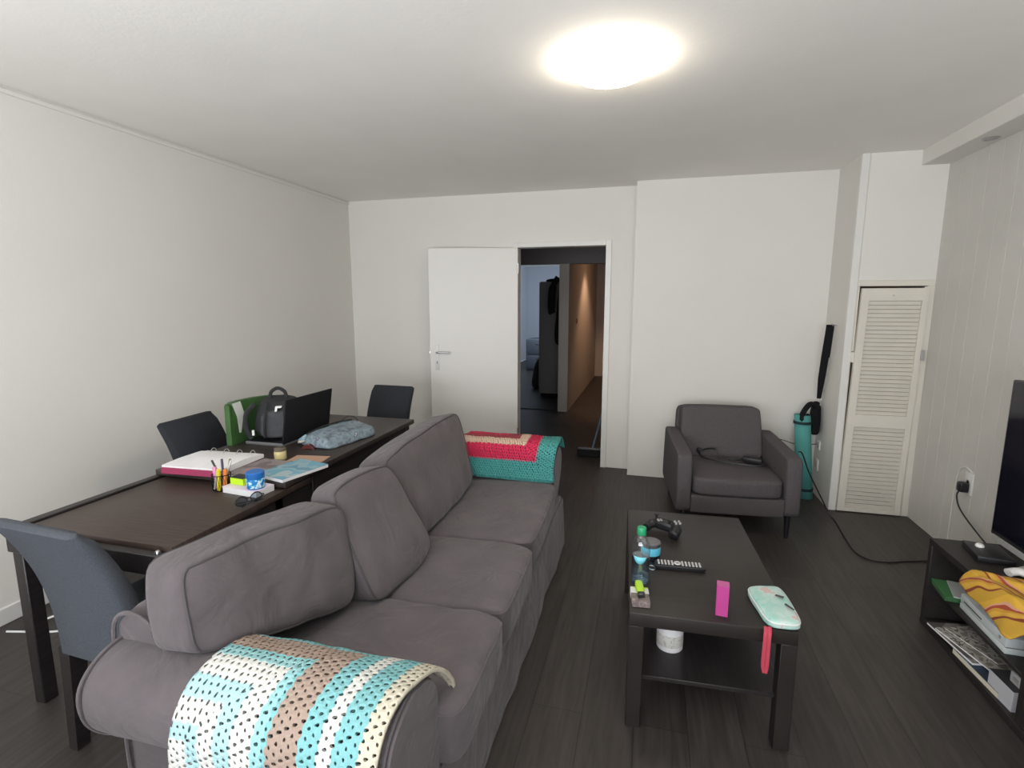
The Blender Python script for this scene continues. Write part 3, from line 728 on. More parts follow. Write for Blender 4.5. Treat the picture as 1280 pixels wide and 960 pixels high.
bm = nb(); tube(bm, catmull([(-0.010, -0.03, 1.12), (-0.010, 0.02, 0.92), (-0.018, 0.055, 0.75), (-0.02, 0.075, 0.66)], 6), 0.005, 8); obj('cord', bm, M_SILVER, hs)
bm = nb(); f = hexmap([(-0.075, 0.02, 0.50), (-0.075, 0.12, 0.50), (-0.07, 0.12, 0.76), (-0.07, 0.05, 0.76), (-0.006, 0.02, 0.50), (-0.006, 0.12, 0.50), (-0.006, 0.12, 0.76), (-0.006, 0.05, 0.76)], 4, 0.1, 0.004, 3, 14); hexa(bm, f, 10); obj('bundle', bm, M_BLACKM, hs, ang=80)
bm = nb(); tube(bm, catmull([(-0.05, 0.06, 0.72), (-0.10, 0.02, 0.75), (-0.15, -0.0, 0.68), (-0.15, 0.0, 0.62), (-0.10, 0.03, 0.66)], 6), 0.020, 8); tube(bm, catmull([(-0.03, 0.10, 0.73), (-0.06, 0.0, 0.70), (-0.06, -0.04, 0.62), (-0.05, 0.0, 0.54)], 6), 0.009, 8); obj('loop', bm, M_BLACKM, hs)
bm = nb(); box(bm, (-0.016, 0.066, 0.785), (0.012, 0.05, 0.014), bev=0.002); obj('buckle', bm, M_STEEL, hs)
bm = nb(); tube(bm, [(0.009, -0.055, 1.365), (-0.02, -0.055, 1.365), (-0.024, -0.055, 1.38)], 0.004, 8); obj('hook', bm, M_STEEL, hs)

def wall_socket(x, y_, z, lab, nx, size=(0.055, 0.075)):
    t = thing('wall_socket', lab, 'wall socket', (x, y_, z))
    bm = nb(); bx(bm, *( (-0.010, 0.0) if nx < 0 else (0, 0.01)), -size[0] / 2, size[0] / 2, -size[1] / 2, size[1] / 2, 0.003, 2); obj('cover_plate', bm, M_WHITEP, t)
    bm = nb(); lathe(bm, [(0.019, 0), (0.021, 0.0), (0.021, 0.003), (0.019, 0.003), (0.017, -0.001), (0, -0.001)], (-0.011, 0, 0), 24, Matrix.Rotation(-PI / 2, 3, 'Y')); obj('socket_face', bm, mat('socket_grey', (0.5, 0.48, 0.45), 0.5), t)
    return t
wall_socket(1.345, 4.505, 0.41, 'upper small white socket on the short wall behind the yoga mat', -1, (0.06, 0.07))
wall_socket(1.345, 4.505, 0.25, 'lower small white socket on the short wall behind the yoga mat', -1, (0.06, 0.09))
wall_socket(XR, 3.52, 0.48, 'white double socket with a plug on the planked wall', -1, (0.075, 0.13))
pl = thing('power_plug', 'black plug with its cable in the planked wall socket', 'plug', (XR - 0.012, 3.52, 0.455))
bm = nb(); f = hexmap([(-0.045, -0.022, -0.028), (-0.045, 0.022, -0.028), (-0.045, 0.022, 0.03), (-0.045, -0.022, 0.03), (0, -0.026, -0.03), (0, 0.026, -0.03), (0, 0.026, 0.03), (0, -0.026, 0.03)], 6, 0.1); hexa(bm, f, 8); obj('plug_body', bm, M_BLACK, pl, ang=80)
bm = nb(); tube(bm, catmull([(-0.035, 0.0, -0.02), (-0.045, 0.0, -0.06), (-0.04, -0.05, -0.13), (-0.04, -0.25, -0.20), (-0.05, -0.50, -0.25)], 8), 0.0045, 8); obj('cable', bm, M_BLACK, pl)
bm = nb(); tube(bm, catmull([(XR - 0.004, 3.50, 0.55), (XR - 0.004, 3.58, 0.56), (XR - 0.004, 3.64, 0.50), (XR - 0.004, 3.66, 0.3), (XR - 0.004, 3.655, 0.01)], 8), 0.0035, 6)
tag(obj('wall_cable', bm, M_TRIM), 'thin white painted cable running down the planked wall from the socket', 'cable')
bm = nb(); tube(bm, catmull([(0.985, 3.70, 0.555), (1.015, 3.72, 0.54), (1.10, 3.85, 0.38), (1.24, 4.02, 0.15), (1.31, 4.03, 0.02), (1.325, 3.96, 0.006), (1.30, 3.70, 0.006), (1.285, 3.47, 0.006), (1.33, 3.37, 0.006), (1.42, 3.36, 0.006), (1.56, 3.41, 0.006), (1.72, 3.43, 0.006), (1.78, 3.20, 0.006), (1.80, 2.85, 0.006)], 8), 0.0045, 7)
tag(obj('floor_cable', bm, M_BLACK), 'thin black cable trailing from the armchair across the floor', 'cable')
bm = nb(); tube(bm, catmull([(1.345 - 0.02, 4.50, 0.42), (1.20, 4.52, 0.40), (1.05, 4.50, 0.44), (1.0, 4.42, 0.42), (0.98, 4.35, 0.30), (1.02, 4.38, 0.006)], 8), 0.003, 6)
tag(obj('charger_cable', bm, M_BLACK), 'short thin cable looping behind the armchair towards the corner', 'cable')

# things on the armchair seat
pw = thing('power_adapter', 'black power adapter with coiled lead lying on the armchair seat', 'adapter', (0.74, 3.86, 0.415), math.radians(-20))
bm = nb(); box(bm, (0, 0, 0.018), (0.13, 0.055, 0.032), bev=0.006, seg=3); obj('adapter_box', bm, M_BLACK, pw)
bm = nb(); tube(bm, catmull([(0.06, 0, 0.015), (0.10, -0.05, 0.012), (0.06, -0.11, 0.012), (-0.06, -0.14, 0.012), (-0.20, -0.14, 0.012), (-0.30, -0.11, 0.012), (-0.36, -0.02, 0.014), (-0.32, 0.0, 0.045), (-0.25, -0.02, 0.06), (-0.22, -0.04, 0.02), (-0.10, -0.05, 0.014), (-0.06, 0, 0.014)], 8), 0.006, 8); obj('lead', bm, M_BLACK, pw)
bm = nb(); box(bm, (-0.37, 0.0, 0.03), (0.03, 0.025, 0.035), bev=0.004); obj('plug', bm, M_BLACK, pw)

# ------------------------------------------------------------------ on the coffee table
Z0 = TH
M_BOT = glass_material('clear_plastic', (0.95, 0.98, 0.99), 0.07); M_WATER = glass_material('water', (0.78, 0.92, 1.0), 0.16)
bt = thing('water_bottle', 'clear plastic water bottle with green cap on the coffee table', 'bottle', (0.002, 1.955, Z0))
bm = nb(); lathe(bm, [(0, 0.004), (0.018, 0.002), (0.029, 0.0), (0.0345, 0.008), (0.0345, 0.03), (0.0335, 0.034), (0.0345, 0.038), (0.0345, 0.138), (0.033, 0.154), (0.026, 0.178), (0.016, 0.196), (0.0125, 0.202), (0.0125, 0.21)], n=36); obj('bottle_body', bm, M_BOT, bt, ang=180)
bm = nb(); lathe(bm, [(0, 0.006), (0.028, 0.004), (0.0325, 0.010), (0.0325, 0.03), (0.0318, 0.034), (0.0325, 0.038), (0.0325, 0.112), (0, 0.112)], n=32); obj('water', bm, M_WATER, bt, ang=60)
bm = nb(); lathe(bm, [(0.0165, 0.197), (0.0175, 0.199), (0.0175, 0.223), (0.015, 0.227), (0, 0.227)], n=28); obj('cap', bm, mat('green_cap', (0.02, 0.30, 0.13), 0.4), bt)
bm = nb(); n = 14; ra = 0.0352; vs = [[], []]
for i in range(n + 1):
    a = -PI / 2 - 0.10 + (i / n - 0.5) * 1.5; dz = 0.026 * math.sin(PI * i / n) ** 0.6
    vs[0].append(bm.verts.new((ra * math.cos(a), ra * math.sin(a), 0.116 - dz))); vs[1].append(bm.verts.new((ra * math.cos(a), ra * math.sin(a), 0.118)))
for i in range(n): bm.faces.new((vs[0][i], vs[0][i + 1], vs[1][i + 1], vs[1][i]))
o = obj('label', bm, mat('sky_blue_label', lin((120, 205, 222)), 0.5), bt); sd = o.modifiers.new('thickness', 'SOLIDIFY'); sd.thickness = 0.0005
ti = thing('tin', 'small round tin with a light blue band behind the water bottle', 'tin', (0.042, 2.17, Z0))
bm = nb(); lathe(bm, [(0, 0.001), (0.038, 0), (0.040, 0.003), (0.040, 0.030), (0.040, 0.0301)], n=36); obj('tin_body', bm, M_BLACK, ti)
bm = nb(); lathe(bm, [(0.0403, 0.022), (0.0408, 0.023), (0.0408, 0.055), (0.0403, 0.056)], n=36); obj('band', bm, mat('light_blue_band', lin((96, 190, 214)), 0.45), ti)
bm = nb(); lathe(bm, [(0.040, 0.056), (0.041, 0.058), (0.041, 0.072), (0.038, 0.075), (0.030, 0.0735), (0, 0.0735)], n=36); obj('lid', bm, mat('tin_dark_silver', (0.20, 0.20, 0.21), 0.35, metal=0.7), ti)

rm = thing('remote_control', 'black television remote with grey buttons beside the water bottle', 'remote control', (0.158, 2.10, Z0), math.radians(4))
bm = nb(); f = hexmap([(-0.10, -0.022, 0.019), (0.10, -0.022, 0.019), (0.10, 0.024, 0.021), (-0.10, 0.024, 0.021), (-0.098, -0.020, 0.0), (0.098, -0.020, 0.0), (0.098, 0.022, 0.0), (-0.098, 0.022, 0.0)], 9, 0.05); hexa(bm, f, 12); obj('remote_body', bm, M_BLACK, rm, ang=60)
M_BTN = mat('grey_buttons', (0.48, 0.47, 0.46), 0.5)
for i in range(13):
    if i in (5, 6): continue
    for j in range(3):
        bm = nb(); box(bm, (-0.084 + i * 0.0135, -0.011 + j * 0.013, 0.0225), (0.0075, 0.0095, 0.004), bev=0.001, seg=1); obj('button', bm, M_BTN, rm)
bm = nb(); lathe(bm, [(0.006, 0.021), (0.006, 0.025), (0.013, 0.0255), (0.015, 0.022)], (-0.0095, 0.002, 0), 20); obj('navigation_ring', bm, M_BTN, rm)

gc = thing('game_controller', 'black game controller lying at the back of the coffee table', 'game controller', (0.105, 2.44, Z0), math.radians(-28)); gc.scale = (1.12, 1.12, 1.12)
bm = nb()
me_sk = [((-0.06, -0.045, 0.018), 0.019), ((-0.055, -0.01, 0.026), 0.022), ((-0.035, 0.022, 0.03), 0.024), ((0, 0.025, 0.03), 0.023), ((0.035, 0.022, 0.03), 0.024), ((0.055, -0.01, 0.026), 0.022), ((0.06, -0.045, 0.018), 0.019)]
pp = catmull([p for p, r in me_sk], 6); rr = [me_sk[min(6, i // 6)][1] for i in range(len(pp))]
tube(bm, pp, rr, 14, flat=0.85); box(bm, (0, 0.008, 0.03), (0.075, 0.05, 0.036), bev=0.010, seg=3); obj('controller_body', bm, M_BLACK, gc, ang=80)
for x, y_ in ((-0.048, 0.022), (0.022, 0.0)):
    bm = nb(); lathe(bm, [(0.005, 0.045), (0.005, 0.058), (0.010, 0.059), (0.0105, 0.062), (0.007, 0.0635), (0, 0.062)], (x, y_, 0), 18); obj('thumb_stick', bm, M_BLACK, gc)
for k in range(4):
    bm = nb(); lathe(bm, [(0.005, 0.048), (0.005, 0.0555), (0.003, 0.057), (0, 0.057)], (0.048 + 0.012 * math.cos(k * PI / 2), 0.02 + 0.012 * math.sin(k * PI / 2), 0), 14); obj('button', bm, M_SILVER, gc)
bm = nb(); box(bm, (-0.022, 0.0, 0.049), (0.022, 0.007, 0.006)); box(bm, (-0.022, 0.0, 0.049), (0.007, 0.022, 0.006)); obj('direction_pad', bm, M_SILVER, gc)

cp = thing('cigarette_pack', 'grey patterned cigarette pack at the front left corner of the coffee table', 'cigarette pack', (0.005, 1.822, Z0), math.radians(6))
M_PACK = patch_material('pack_print', [(0, lin((104, 92, 90))), (0.47, lin((128, 116, 112))), (0.53, lin((112, 100, 98))), (0.60, lin((150, 140, 136)))], 45)
bm = nb(); box(bm, (0, 0, 0.012), (0.064, 0.095, 0.024), bev=0.0015, seg=1); obj('pack_box', bm, M_PACK, cp)
bm = nb(); box(bm, (0, 0.028, 0.0125), (0.0655, 0.040, 0.0262), bev=0.0012, seg=1); obj('lid', bm, mat('pack_lid_white', (0.62, 0.62, 0.60), 0.5), cp)
bm = nb(); box(bm, (0.005, 0.042, 0.0262), (0.050, 0.008, 0.001)); obj('lid_stripe', bm, mat('pack_lime', lin((170, 200, 50)), 0.5), cp)
lg = thing('lighter', 'lime green lighter lying on top of the cigarette pack', 'lighter', (0.004, 1.838, Z0 + 0.0262), math.radians(8)); lg.scale = (1.15, 1.25, 1.2)
M_LIME = mat('lime_plastic', lin((168, 208, 44)), 0.35)
bm = nb(); f = hexmap([(-0.013, -0.02, 0.0), (0.013, -0.02, 0.0), (0.013, 0.044, 0.0), (-0.013, 0.044, 0.0), (-0.012, -0.02, 0.014), (0.012, -0.02, 0.014), (0.012, 0.044, 0.014), (-0.012, 0.044, 0.014)], 5, 0.05); hexa(bm, f, 8); obj('lighter_body', bm, M_LIME, lg, ang=80)
bm = nb(); box(bm, (0, -0.028, 0.007), (0.022, 0.018, 0.013), bev=0.003); lathe(bm, [(0, -0.005), (0.005, -0.005), (0.005, 0.005), (0, 0.005)], (0, -0.030, 0.012), 12, Matrix.Rotation(PI / 2, 3, 'Y')); obj('lighter_head', bm, M_BLACK, lg)

pb = thing('pink_box', 'tall slim pink cardboard box standing on the coffee table', 'box', (0.283, 1.81, Z0), math.radians(-6))
M_PINK = mat('pink_card', lin((176, 62, 132)), 0.45); M_PINK2 = mat('dusty_pink_card', lin((176, 84, 138)), 0.5)
bm = nb(); box(bm, (0, 0, 0.056), (0.040, 0.036, 0.112), bev=0.001, seg=1); obj('carton', bm, M_PINK, pb)
bm = nb(); box(bm, (0, 0, 0.1126), (0.0405, 0.0365, 0.0015)); obj('lid_flap', bm, M_PINK2, pb)

po = thing('pouch', 'mint green patterned zip pouch with pink wrist strap at the coffee table corner', 'pouch', (0.450, 1.868, Z0))
M_POUCH = patch_material('pouch_print', [(0, lin((136, 184, 174))), (0.36, lin((154, 194, 184))), (0.48, lin((168, 198, 190))), (0.58, lin((182, 202, 196))), (0.645, lin((196, 170, 166)))], 18)
bm = nb(); f = hexmap([(-0.026, -0.108, 0.034), (0.078, -0.098, 0.034), (0.062, 0.13, 0.038), (-0.060, 0.105, 0.036), (-0.030, -0.112, 0.0), (0.085, -0.102, 0.0), (0.068, 0.134, 0.0), (-0.066, 0.110, 0.0)], 5.5, 0.15, 0.003, 4, 20); hexa(bm, f, 14); obj('pouch_body', bm, M_POUCH, po, ang=80)
bm = nb(); tube(bm, [p + Vector((0, 0, 0.001)) for p in ring_path(f, 0.25, 14)], 0.0032, 6, closed=True); obj('zip_piping', bm, mat('zip_white', (0.66, 0.68, 0.66), 0.5), po)
bm = nb(); prism(bm, [(0.040, -0.02), (0.062, -0.05), (0.066, -0.045), (0.046, -0.012)], 'z', 0.044, 0.046); prism(bm, [(0.02, 0.03), (0.045, 0.02), (0.05, 0.03), (0.025, 0.04)], 'z', 0.045, 0.047)
obj('dark_print', bm, mat('print_dark', (0.06, 0.05, 0.055), 0.6), po)
M_STRAP = mat('coral_strap', lin((176, 58, 76)), 0.7)
bm = nb()
zs = [(-0.03, -0.118, 0.012), (-0.033, -0.136, 0.006), (-0.035, -0.1445, -0.01), (-0.036, -0.1465, -0.06), (-0.036, -0.1465, -0.11), (-0.035, -0.1465, -0.138)]
for dx in (-0.006, 0.006):
    P = catmull([(x + dx * (1 if i < 5 else 0.3), y_, z) for i, (x, y_, z) in enumerate(zs)], 5); tube(bm, P, 0.006, 8, flat=0.35)
obj('wrist_strap', bm, M_STRAP, po)
kr = thing('key_ring', 'small metal ring with black tag beside the remote and bottle', 'key ring', (0.048, 2.075, Z0), 0.3)
bm = nb(); tube(bm, [(0.013 * math.cos(a), 0.018 * math.sin(a), 0.003) for a in [k * PI / 9 for k in range(18)]], 0.0018, 6, closed=True); obj('ring', bm, M_STEEL, kr)
bm = nb(); box(bm, (0.0, 0.038, 0.004), (0.022, 0.04, 0.007), bev=0.002); obj('tag', bm, M_BLACK, kr)
rl = thing('paper_roll', 'white paper roll with printed label on the coffee table shelf', 'roll', (0.125, 1.965, 0.1915))
bm = nb(); lathe(bm, [(0.020, 0), (0.048, 0.0), (0.050, 0.003), (0.050, 0.107), (0.048, 0.11), (0.020, 0.11), (0.020, 0)], n=40); obj('roll_body', bm, M_PAPER, rl)
bm = nb(); lathe(bm, [(0.0502, 0.02), (0.0507, 0.021), (0.0507, 0.068), (0.0502, 0.069)], n=40); obj('printed_band', bm, patch_material('roll_print', [(0, lin((205, 203, 198))), (0.56, lin((170, 166, 160))), (0.62, lin((215, 213, 210)))], 60), rl)

# ------------------------------------------------------------------ on the dining tables
ZT, ZN = 0.75, 0.715
lt = thing('laptop', 'open black laptop seen from the back on the dining table', 'laptop', (-1.915, 2.55, ZT))
bm = nb(); bx(bm, -0.245, 0.0, -0.205, 0.205, 0.0, 0.019, 0.004, 2); obj('base', bm, mat('laptop_grey', (0.16, 0.16, 0.165), 0.4), lt)
bm = nb(); bx(bm, -0.246, 0.001, -0.206, 0.206, 0.0185, 0.0205); obj('keyboard_deck', bm, M_BLACK, lt)
bm = nb(); box(bm, (0.022, 0, 0.138), (0.010, 0.42, 0.25), ry=math.radians(9), bev=0.003); obj('lid', bm, M_BLACKM, lt)
bm = nb(); box(bm, (0.0155, 0, 0.139), (0.003, 0.395, 0.225), ry=math.radians(9)); obj('screen', bm, M_SCREEN, lt)
bm = nb(); tube(bm, catmull([(-0.02, 0.206, 0.010), (-0.01, 0.27, 0.010), (0.02, 0.31, 0.03), (0.05, 0.37, 0.055), (0.09, 0.40, 0.03), (0.11, 0.36, 0.004), (0.06, 0.30, 0.004)], 8), 0.0028, 6); obj('power_lead', bm, M_BLACK, lt)

M_GREY_B = mat('backpack_grey', (0.050, 0.051, 0.055), 0.8, var=0.25, vscale=25, bump=0.4, bscale=250); M_GREY_D = mat('backpack_black', (0.016, 0.017, 0.018), 0.8, bump=0.3, bscale=250)
bp_ = thing('backpack', 'dark grey backpack with top handle and white logo on the dining table', 'backpack', (-2.05, 2.50, ZT + 0.0215), math.radians(28))
bm = nb(); f = hexmap([(-0.135, -0.09, 0.0), (0.135, -0.09, 0.0), (0.105, -0.07, 0.205), (-0.10, -0.07, 0.205), (-0.14, 0.09, 0.0), (0.14, 0.09, 0.0), (0.115, 0.07, 0.235), (-0.11, 0.07, 0.235)], 4.0, 0.15, 0.008, 12, 11); hexa(bm, f, 16); obj('bag_body', bm, M_GREY_D, bp_, ang=80)
bm = nb(); f2 = hexmap([(-0.085, -0.128, 0.012), (0.10, -0.128, 0.012), (0.085, -0.105, 0.155), (-0.075, -0.105, 0.155), (-0.09, -0.06, 0.01), (0.105, -0.06, 0.01), (0.09, -0.05, 0.165), (-0.08, -0.05, 0.165)], 4.5, 0.12, 0.006, 15, 14); hexa(bm, f2, 12); obj('front_pocket', bm, M_GREY_B, bp_, ang=80)
bm = nb(); tube(bm, catmull([(-0.045, 0.0, 0.215), (-0.035, 0.0, 0.255), (0.0, 0.0, 0.275), (0.035, 0.0, 0.255), (0.045, 0.0, 0.215)], 8), 0.010, 8); obj('handle', bm, M_GREY_D, bp_)
bm = nb(); tube(bm, catmull([(-0.11, -0.075, 0.20), (-0.15, -0.10, 0.15), (-0.155, -0.10, 0.07), (-0.13, -0.10, 0.012)], 8), 0.010, 8, flat=1.4); obj('shoulder_strap', bm, M_GREY_D, bp_)
bm = nb()
for x in (-0.055, 0.055):
    tube(bm, catmull([(x, -0.132, 0.02), (x, -0.138, 0.08), (x * 0.9, -0.118, 0.158), (x * 0.8, -0.082, 0.205)], 6), 0.007, 8)
obj('webbing', bm, M_GREY_D, bp_)
bm = nb(); prism(bm, [(-0.002, 0.160), (0.003, 0.188), (0.036, 0.190), (0.033, 0.180), (0.013, 0.179), (0.009, 0.160)], 'y', -0.112, -0.09); obj('logo', bm, M_WHITEP, bp_)
bm = nb(); box(bm, (-0.120, -0.108, 0.045), (0.012, 0.006, 0.03)); obj('strap_tab', bm, M_WHITEP, bp_)

gb = thing('shopping_bag', 'green and white carrier bag standing behind the grey backpack', 'bag', (-2.215, 2.48, ZT))
M_GREEN = mat('bag_green', (0.045, 0.115, 0.032), 0.5, var=0.15, vscale=10)
bm = nb(); prism(bm, [(-0.18, 0.0), (0.19, 0.0), (0.165, 0.225), (0.10, 0.232), (0.0, 0.238), (-0.10, 0.24), (-0.165, 0.236)], 'x', -0.018, 0.014)
prism(bm, [(-0.02, 0.0), (0.015, 0.0), (0.015, 0.22), (-0.01, 0.232), (-0.018, 0.22)], 'y', -0.188, -0.176)
obj('bag_body', bm, M_GREEN, gb, smooth=False)
bm = nb(); prism(bm, [(-0.166, 0.232), (-0.105, 0.236), (-0.085, 0.17), (-0.10, 0.12), (-0.115, 0.06), (-0.128, 0.06), (-0.135, 0.15)], 'x', 0.0142, 0.016); obj('white_print', bm, mat('bag_white', (0.66, 0.68, 0.62), 0.5), gb, smooth=False)

bd = thing('ring_binder', 'open ring binder with white sheets and dark pink cover on the dining table', 'binder', (-2.01, 1.975, ZT), math.radians(3))
M_MAG = mat('binder_magenta', lin((150, 44, 84)), 0.5)
bm = nb(); bx(bm, -0.165, 0.16, -0.128, 0.125, 0.0, 0.006, 0.002, 1); prism(bm, [(-0.146, 0.0), (-0.136, 0.0), (-0.134, 0.026), (-0.142, 0.026)], 'x', -0.158, 0.155); bx(bm, -0.158, 0.155, -0.142, -0.12, 0.0, 0.006); obj('cover', bm, M_MAG, bd, smooth=False)
bm = nb()
nx, ny = 18, 14; rows = []
for i in range(nx + 1):
    r_ = []
    for j in range(ny + 1):
        u, v = i / nx, j / ny; x = -0.165 + 0.325 * u; y_ = -0.132 + 0.267 * v
        z = 0.034 + 0.007 * math.sin(PI * v) + 0.004 * noise.noise(Vector((u * 3, v * 3, 1))) - 0.004 * (v > 0.9)
        r_.append((x + 0.01 * v, y_, z))
    rows.append(r_)
tv_ = [[bm.verts.new(p) for p in r_] for r_ in rows]; bv = [[bm.verts.new((p[0], p[1], 0.012)) for p in r_] for r_ in rows]
for i in range(nx):
    for j in range(ny):
        bm.faces.new((tv_[i][j], tv_[i + 1][j], tv_[i + 1][j + 1], tv_[i][j + 1])); bm.faces.new((bv[i][j], bv[i][j + 1], bv[i + 1][j + 1], bv[i + 1][j]))
for i in range(nx):
    bm.faces.new((tv_[i][0], bv[i][0], bv[i + 1][0], tv_[i + 1][0])); bm.faces.new((tv_[i][ny], tv_[i + 1][ny], bv[i + 1][ny], bv[i][ny]))
for j in range(ny):
    bm.faces.new((tv_[0][j], tv_[0][j + 1], bv[0][j + 1], bv[0][j])); bm.faces.new((tv_[nx][j], bv[nx][j], bv[nx][j + 1], tv_[nx][j + 1]))
obj('sheets', bm, M_PAPER, bd)
for k in range(4):
    x = -0.10 + k * 0.075
    bm = nb(); tube(bm, [(x, 0.112 + 0.020 * math.cos(a), 0.028 + 0.024 * math.sin(a)) for a in [i * PI / 10 for i in range(-2, 13)]], 0.0022, 6); obj('ring', bm, M_STEEL, bd)

def slab(name, label, cat, c, s, rz, top_m, page_m=M_PAPER, group=None, z=ZT, tx=0.0, cover='cover', ry=0.0):
    t = thing(name, label, cat, (c[0], c[1], z), rz, group); t.rotation_euler = (tx, ry, rz)
    bm = nb(); box(bm, (0, 0, s[2] * 0.45), (s[0], s[1], s[2] * 0.9), bev=0.0008, seg=1); obj('pages', bm, page_m, t)
    bm = nb(); box(bm, (0, 0, s[2] * 0.95), (s[0] + 0.001, s[1] + 0.001, s[2] * 0.1), bev=0.0003, seg=1); obj(cover, bm, top_m, t)
    return t
MG1 = patch_material('mag_blue', [(0, lin((96, 138, 156))), (0.42, lin((136, 164, 174))), (0.50, lin((104, 156, 174))), (0.60, lin((160, 174, 178)))], 7)
MG2 = patch_material('mag_pink', [(0, lin((112, 100, 100))), (0.45, lin((136, 126, 126))), (0.57, lin((168, 130, 120))), (0.64, lin((150, 148, 148)))], 7)
slab('magazine', 'thick blue covered magazine at the right edge of the dining table', 'magazine', (-1.585, 1.995), (0.185, 0.255, 0.016), math.radians(-14), MG1)
slab('magazine', 'grey pink covered magazine between the binder and the blue magazine', 'magazine', (-1.765, 1.985), (0.165, 0.25, 0.010), math.radians(-4), MG2)
slab('envelope', 'small tan paper envelope behind the blue magazine', 'envelope', (-1.635, 2.185), (0.18, 0.10, 0.004), math.radians(8), mat('tan_paper', lin((176, 142, 120)), 0.8), mat('tan_paper_edge', lin((150, 120, 100)), 0.8), cover='flap')
jr = thing('glass_jar', 'small glass jar of pale yellow cream beside the laptop', 'jar', (-1.775, 2.15, ZT))
bm = nb(); lathe(bm, [(0, 0), (0.026, 0), (0.029, 0.004), (0.029, 0.042), (0.025, 0.047), (0, 0.047)], n=28); obj('jar_body', bm, mat('pale_yellow_cream', lin((196, 182, 128)), 0.35), jr)
bm = nb(); lathe(bm, [(0.0275, 0.044), (0.0285, 0.045), (0.0285, 0.058), (0.026, 0.060), (0, 0.060)], n=28); obj('lid', bm, mat('jar_lid_brown', (0.12, 0.10, 0.07), 0.4), jr)
gl = thing('hair_clip', 'small dark red hair clip in front of the pencil case', 'hair clip', (-1.755, 2.345, ZT), 0.3)
M_DKRED = mat('dark_red_plastic', (0.10, 0.018, 0.016), 0.3)
for s in (-1, 1):
    bm = nb(); prism(bm, [(-0.035, 0.0), (-0.03, 0.014), (-0.01, 0.026), (0.012, 0.026), (0.032, 0.012), (0.036, 0.0), (0.026, 0.0), (0.02, 0.008), (0.012, 0.0), (0.006, 0.009), (-0.002, 0.0), (-0.008, 0.009), (-0.016, 0.0), (-0.022, 0.007), (-0.028, 0.0)], 'y', s * 0.010 - 0.003, s * 0.010 + 0.003); obj('claw', bm, M_DKRED, gl, smooth=False)
bm = nb(); tube(bm, [(0, -0.010, 0.020), (0, 0.010, 0.020)], 0.005, 10); obj('spring', bm, M_STEEL, gl)

M_CASE = patch_material('case_print', [(0, lin((90, 100, 110))), (0.38, lin((112, 126, 136))), (0.50, lin((128, 146, 154))), (0.60, lin((108, 112, 126))), (0.70, lin((190, 196, 198)))], 20, 0.6); M_CASEB = mat('case_plain_blue', lin((128, 154, 164)), 0.7)
pc = thing('pencil_case', 'pale blue patterned zip pencil case lying beside the laptop', 'pencil case', (-1.705, 2.56, ZT), math.radians(-12))
bm = nb(); f = hexmap([(-0.06, -0.185, 0.075), (0.105, -0.19, 0.055), (0.10, 0.19, 0.055), (-0.05, 0.17, 0.085), (-0.12, -0.20, 0.0), (0.125, -0.20, 0.0), (0.125, 0.20, 0.0), (-0.11, 0.18, 0.0)], 7.0, 0.12, 0.006, 5, 12); hexa(bm, f, 14); obj('case_body', bm, M_CASE, pc, ang=80)
bm = nb(); f3 = hexmap([(-0.125, -0.195, 0.03), (-0.055, -0.19, 0.078), (-0.050, 0.172, 0.088), (-0.118, 0.175, 0.04), (-0.13, -0.20, 0.0), (-0.055, -0.195, 0.02), (-0.05, 0.175, 0.03), (-0.12, 0.178, 0.0)], 6, 0.05); hexa(bm, f3, 10); obj('side_panel', bm, M_CASEB, pc, ang=80)
bm = nb(); tube(bm, catmull([(-0.058, -0.18, 0.066), (-0.052, -0.08, 0.086), (-0.047, 0.05, 0.092), (-0.045, 0.15, 0.084)], 8), 0.0045, 8); obj('zip', bm, M_BLACK, pc)
bm = nb(); box(bm, (-0.07, -0.205, 0.030), (0.022, 0.03, 0.006), bev=0.002); obj('zip_pull', bm, M_CREAMP, pc)

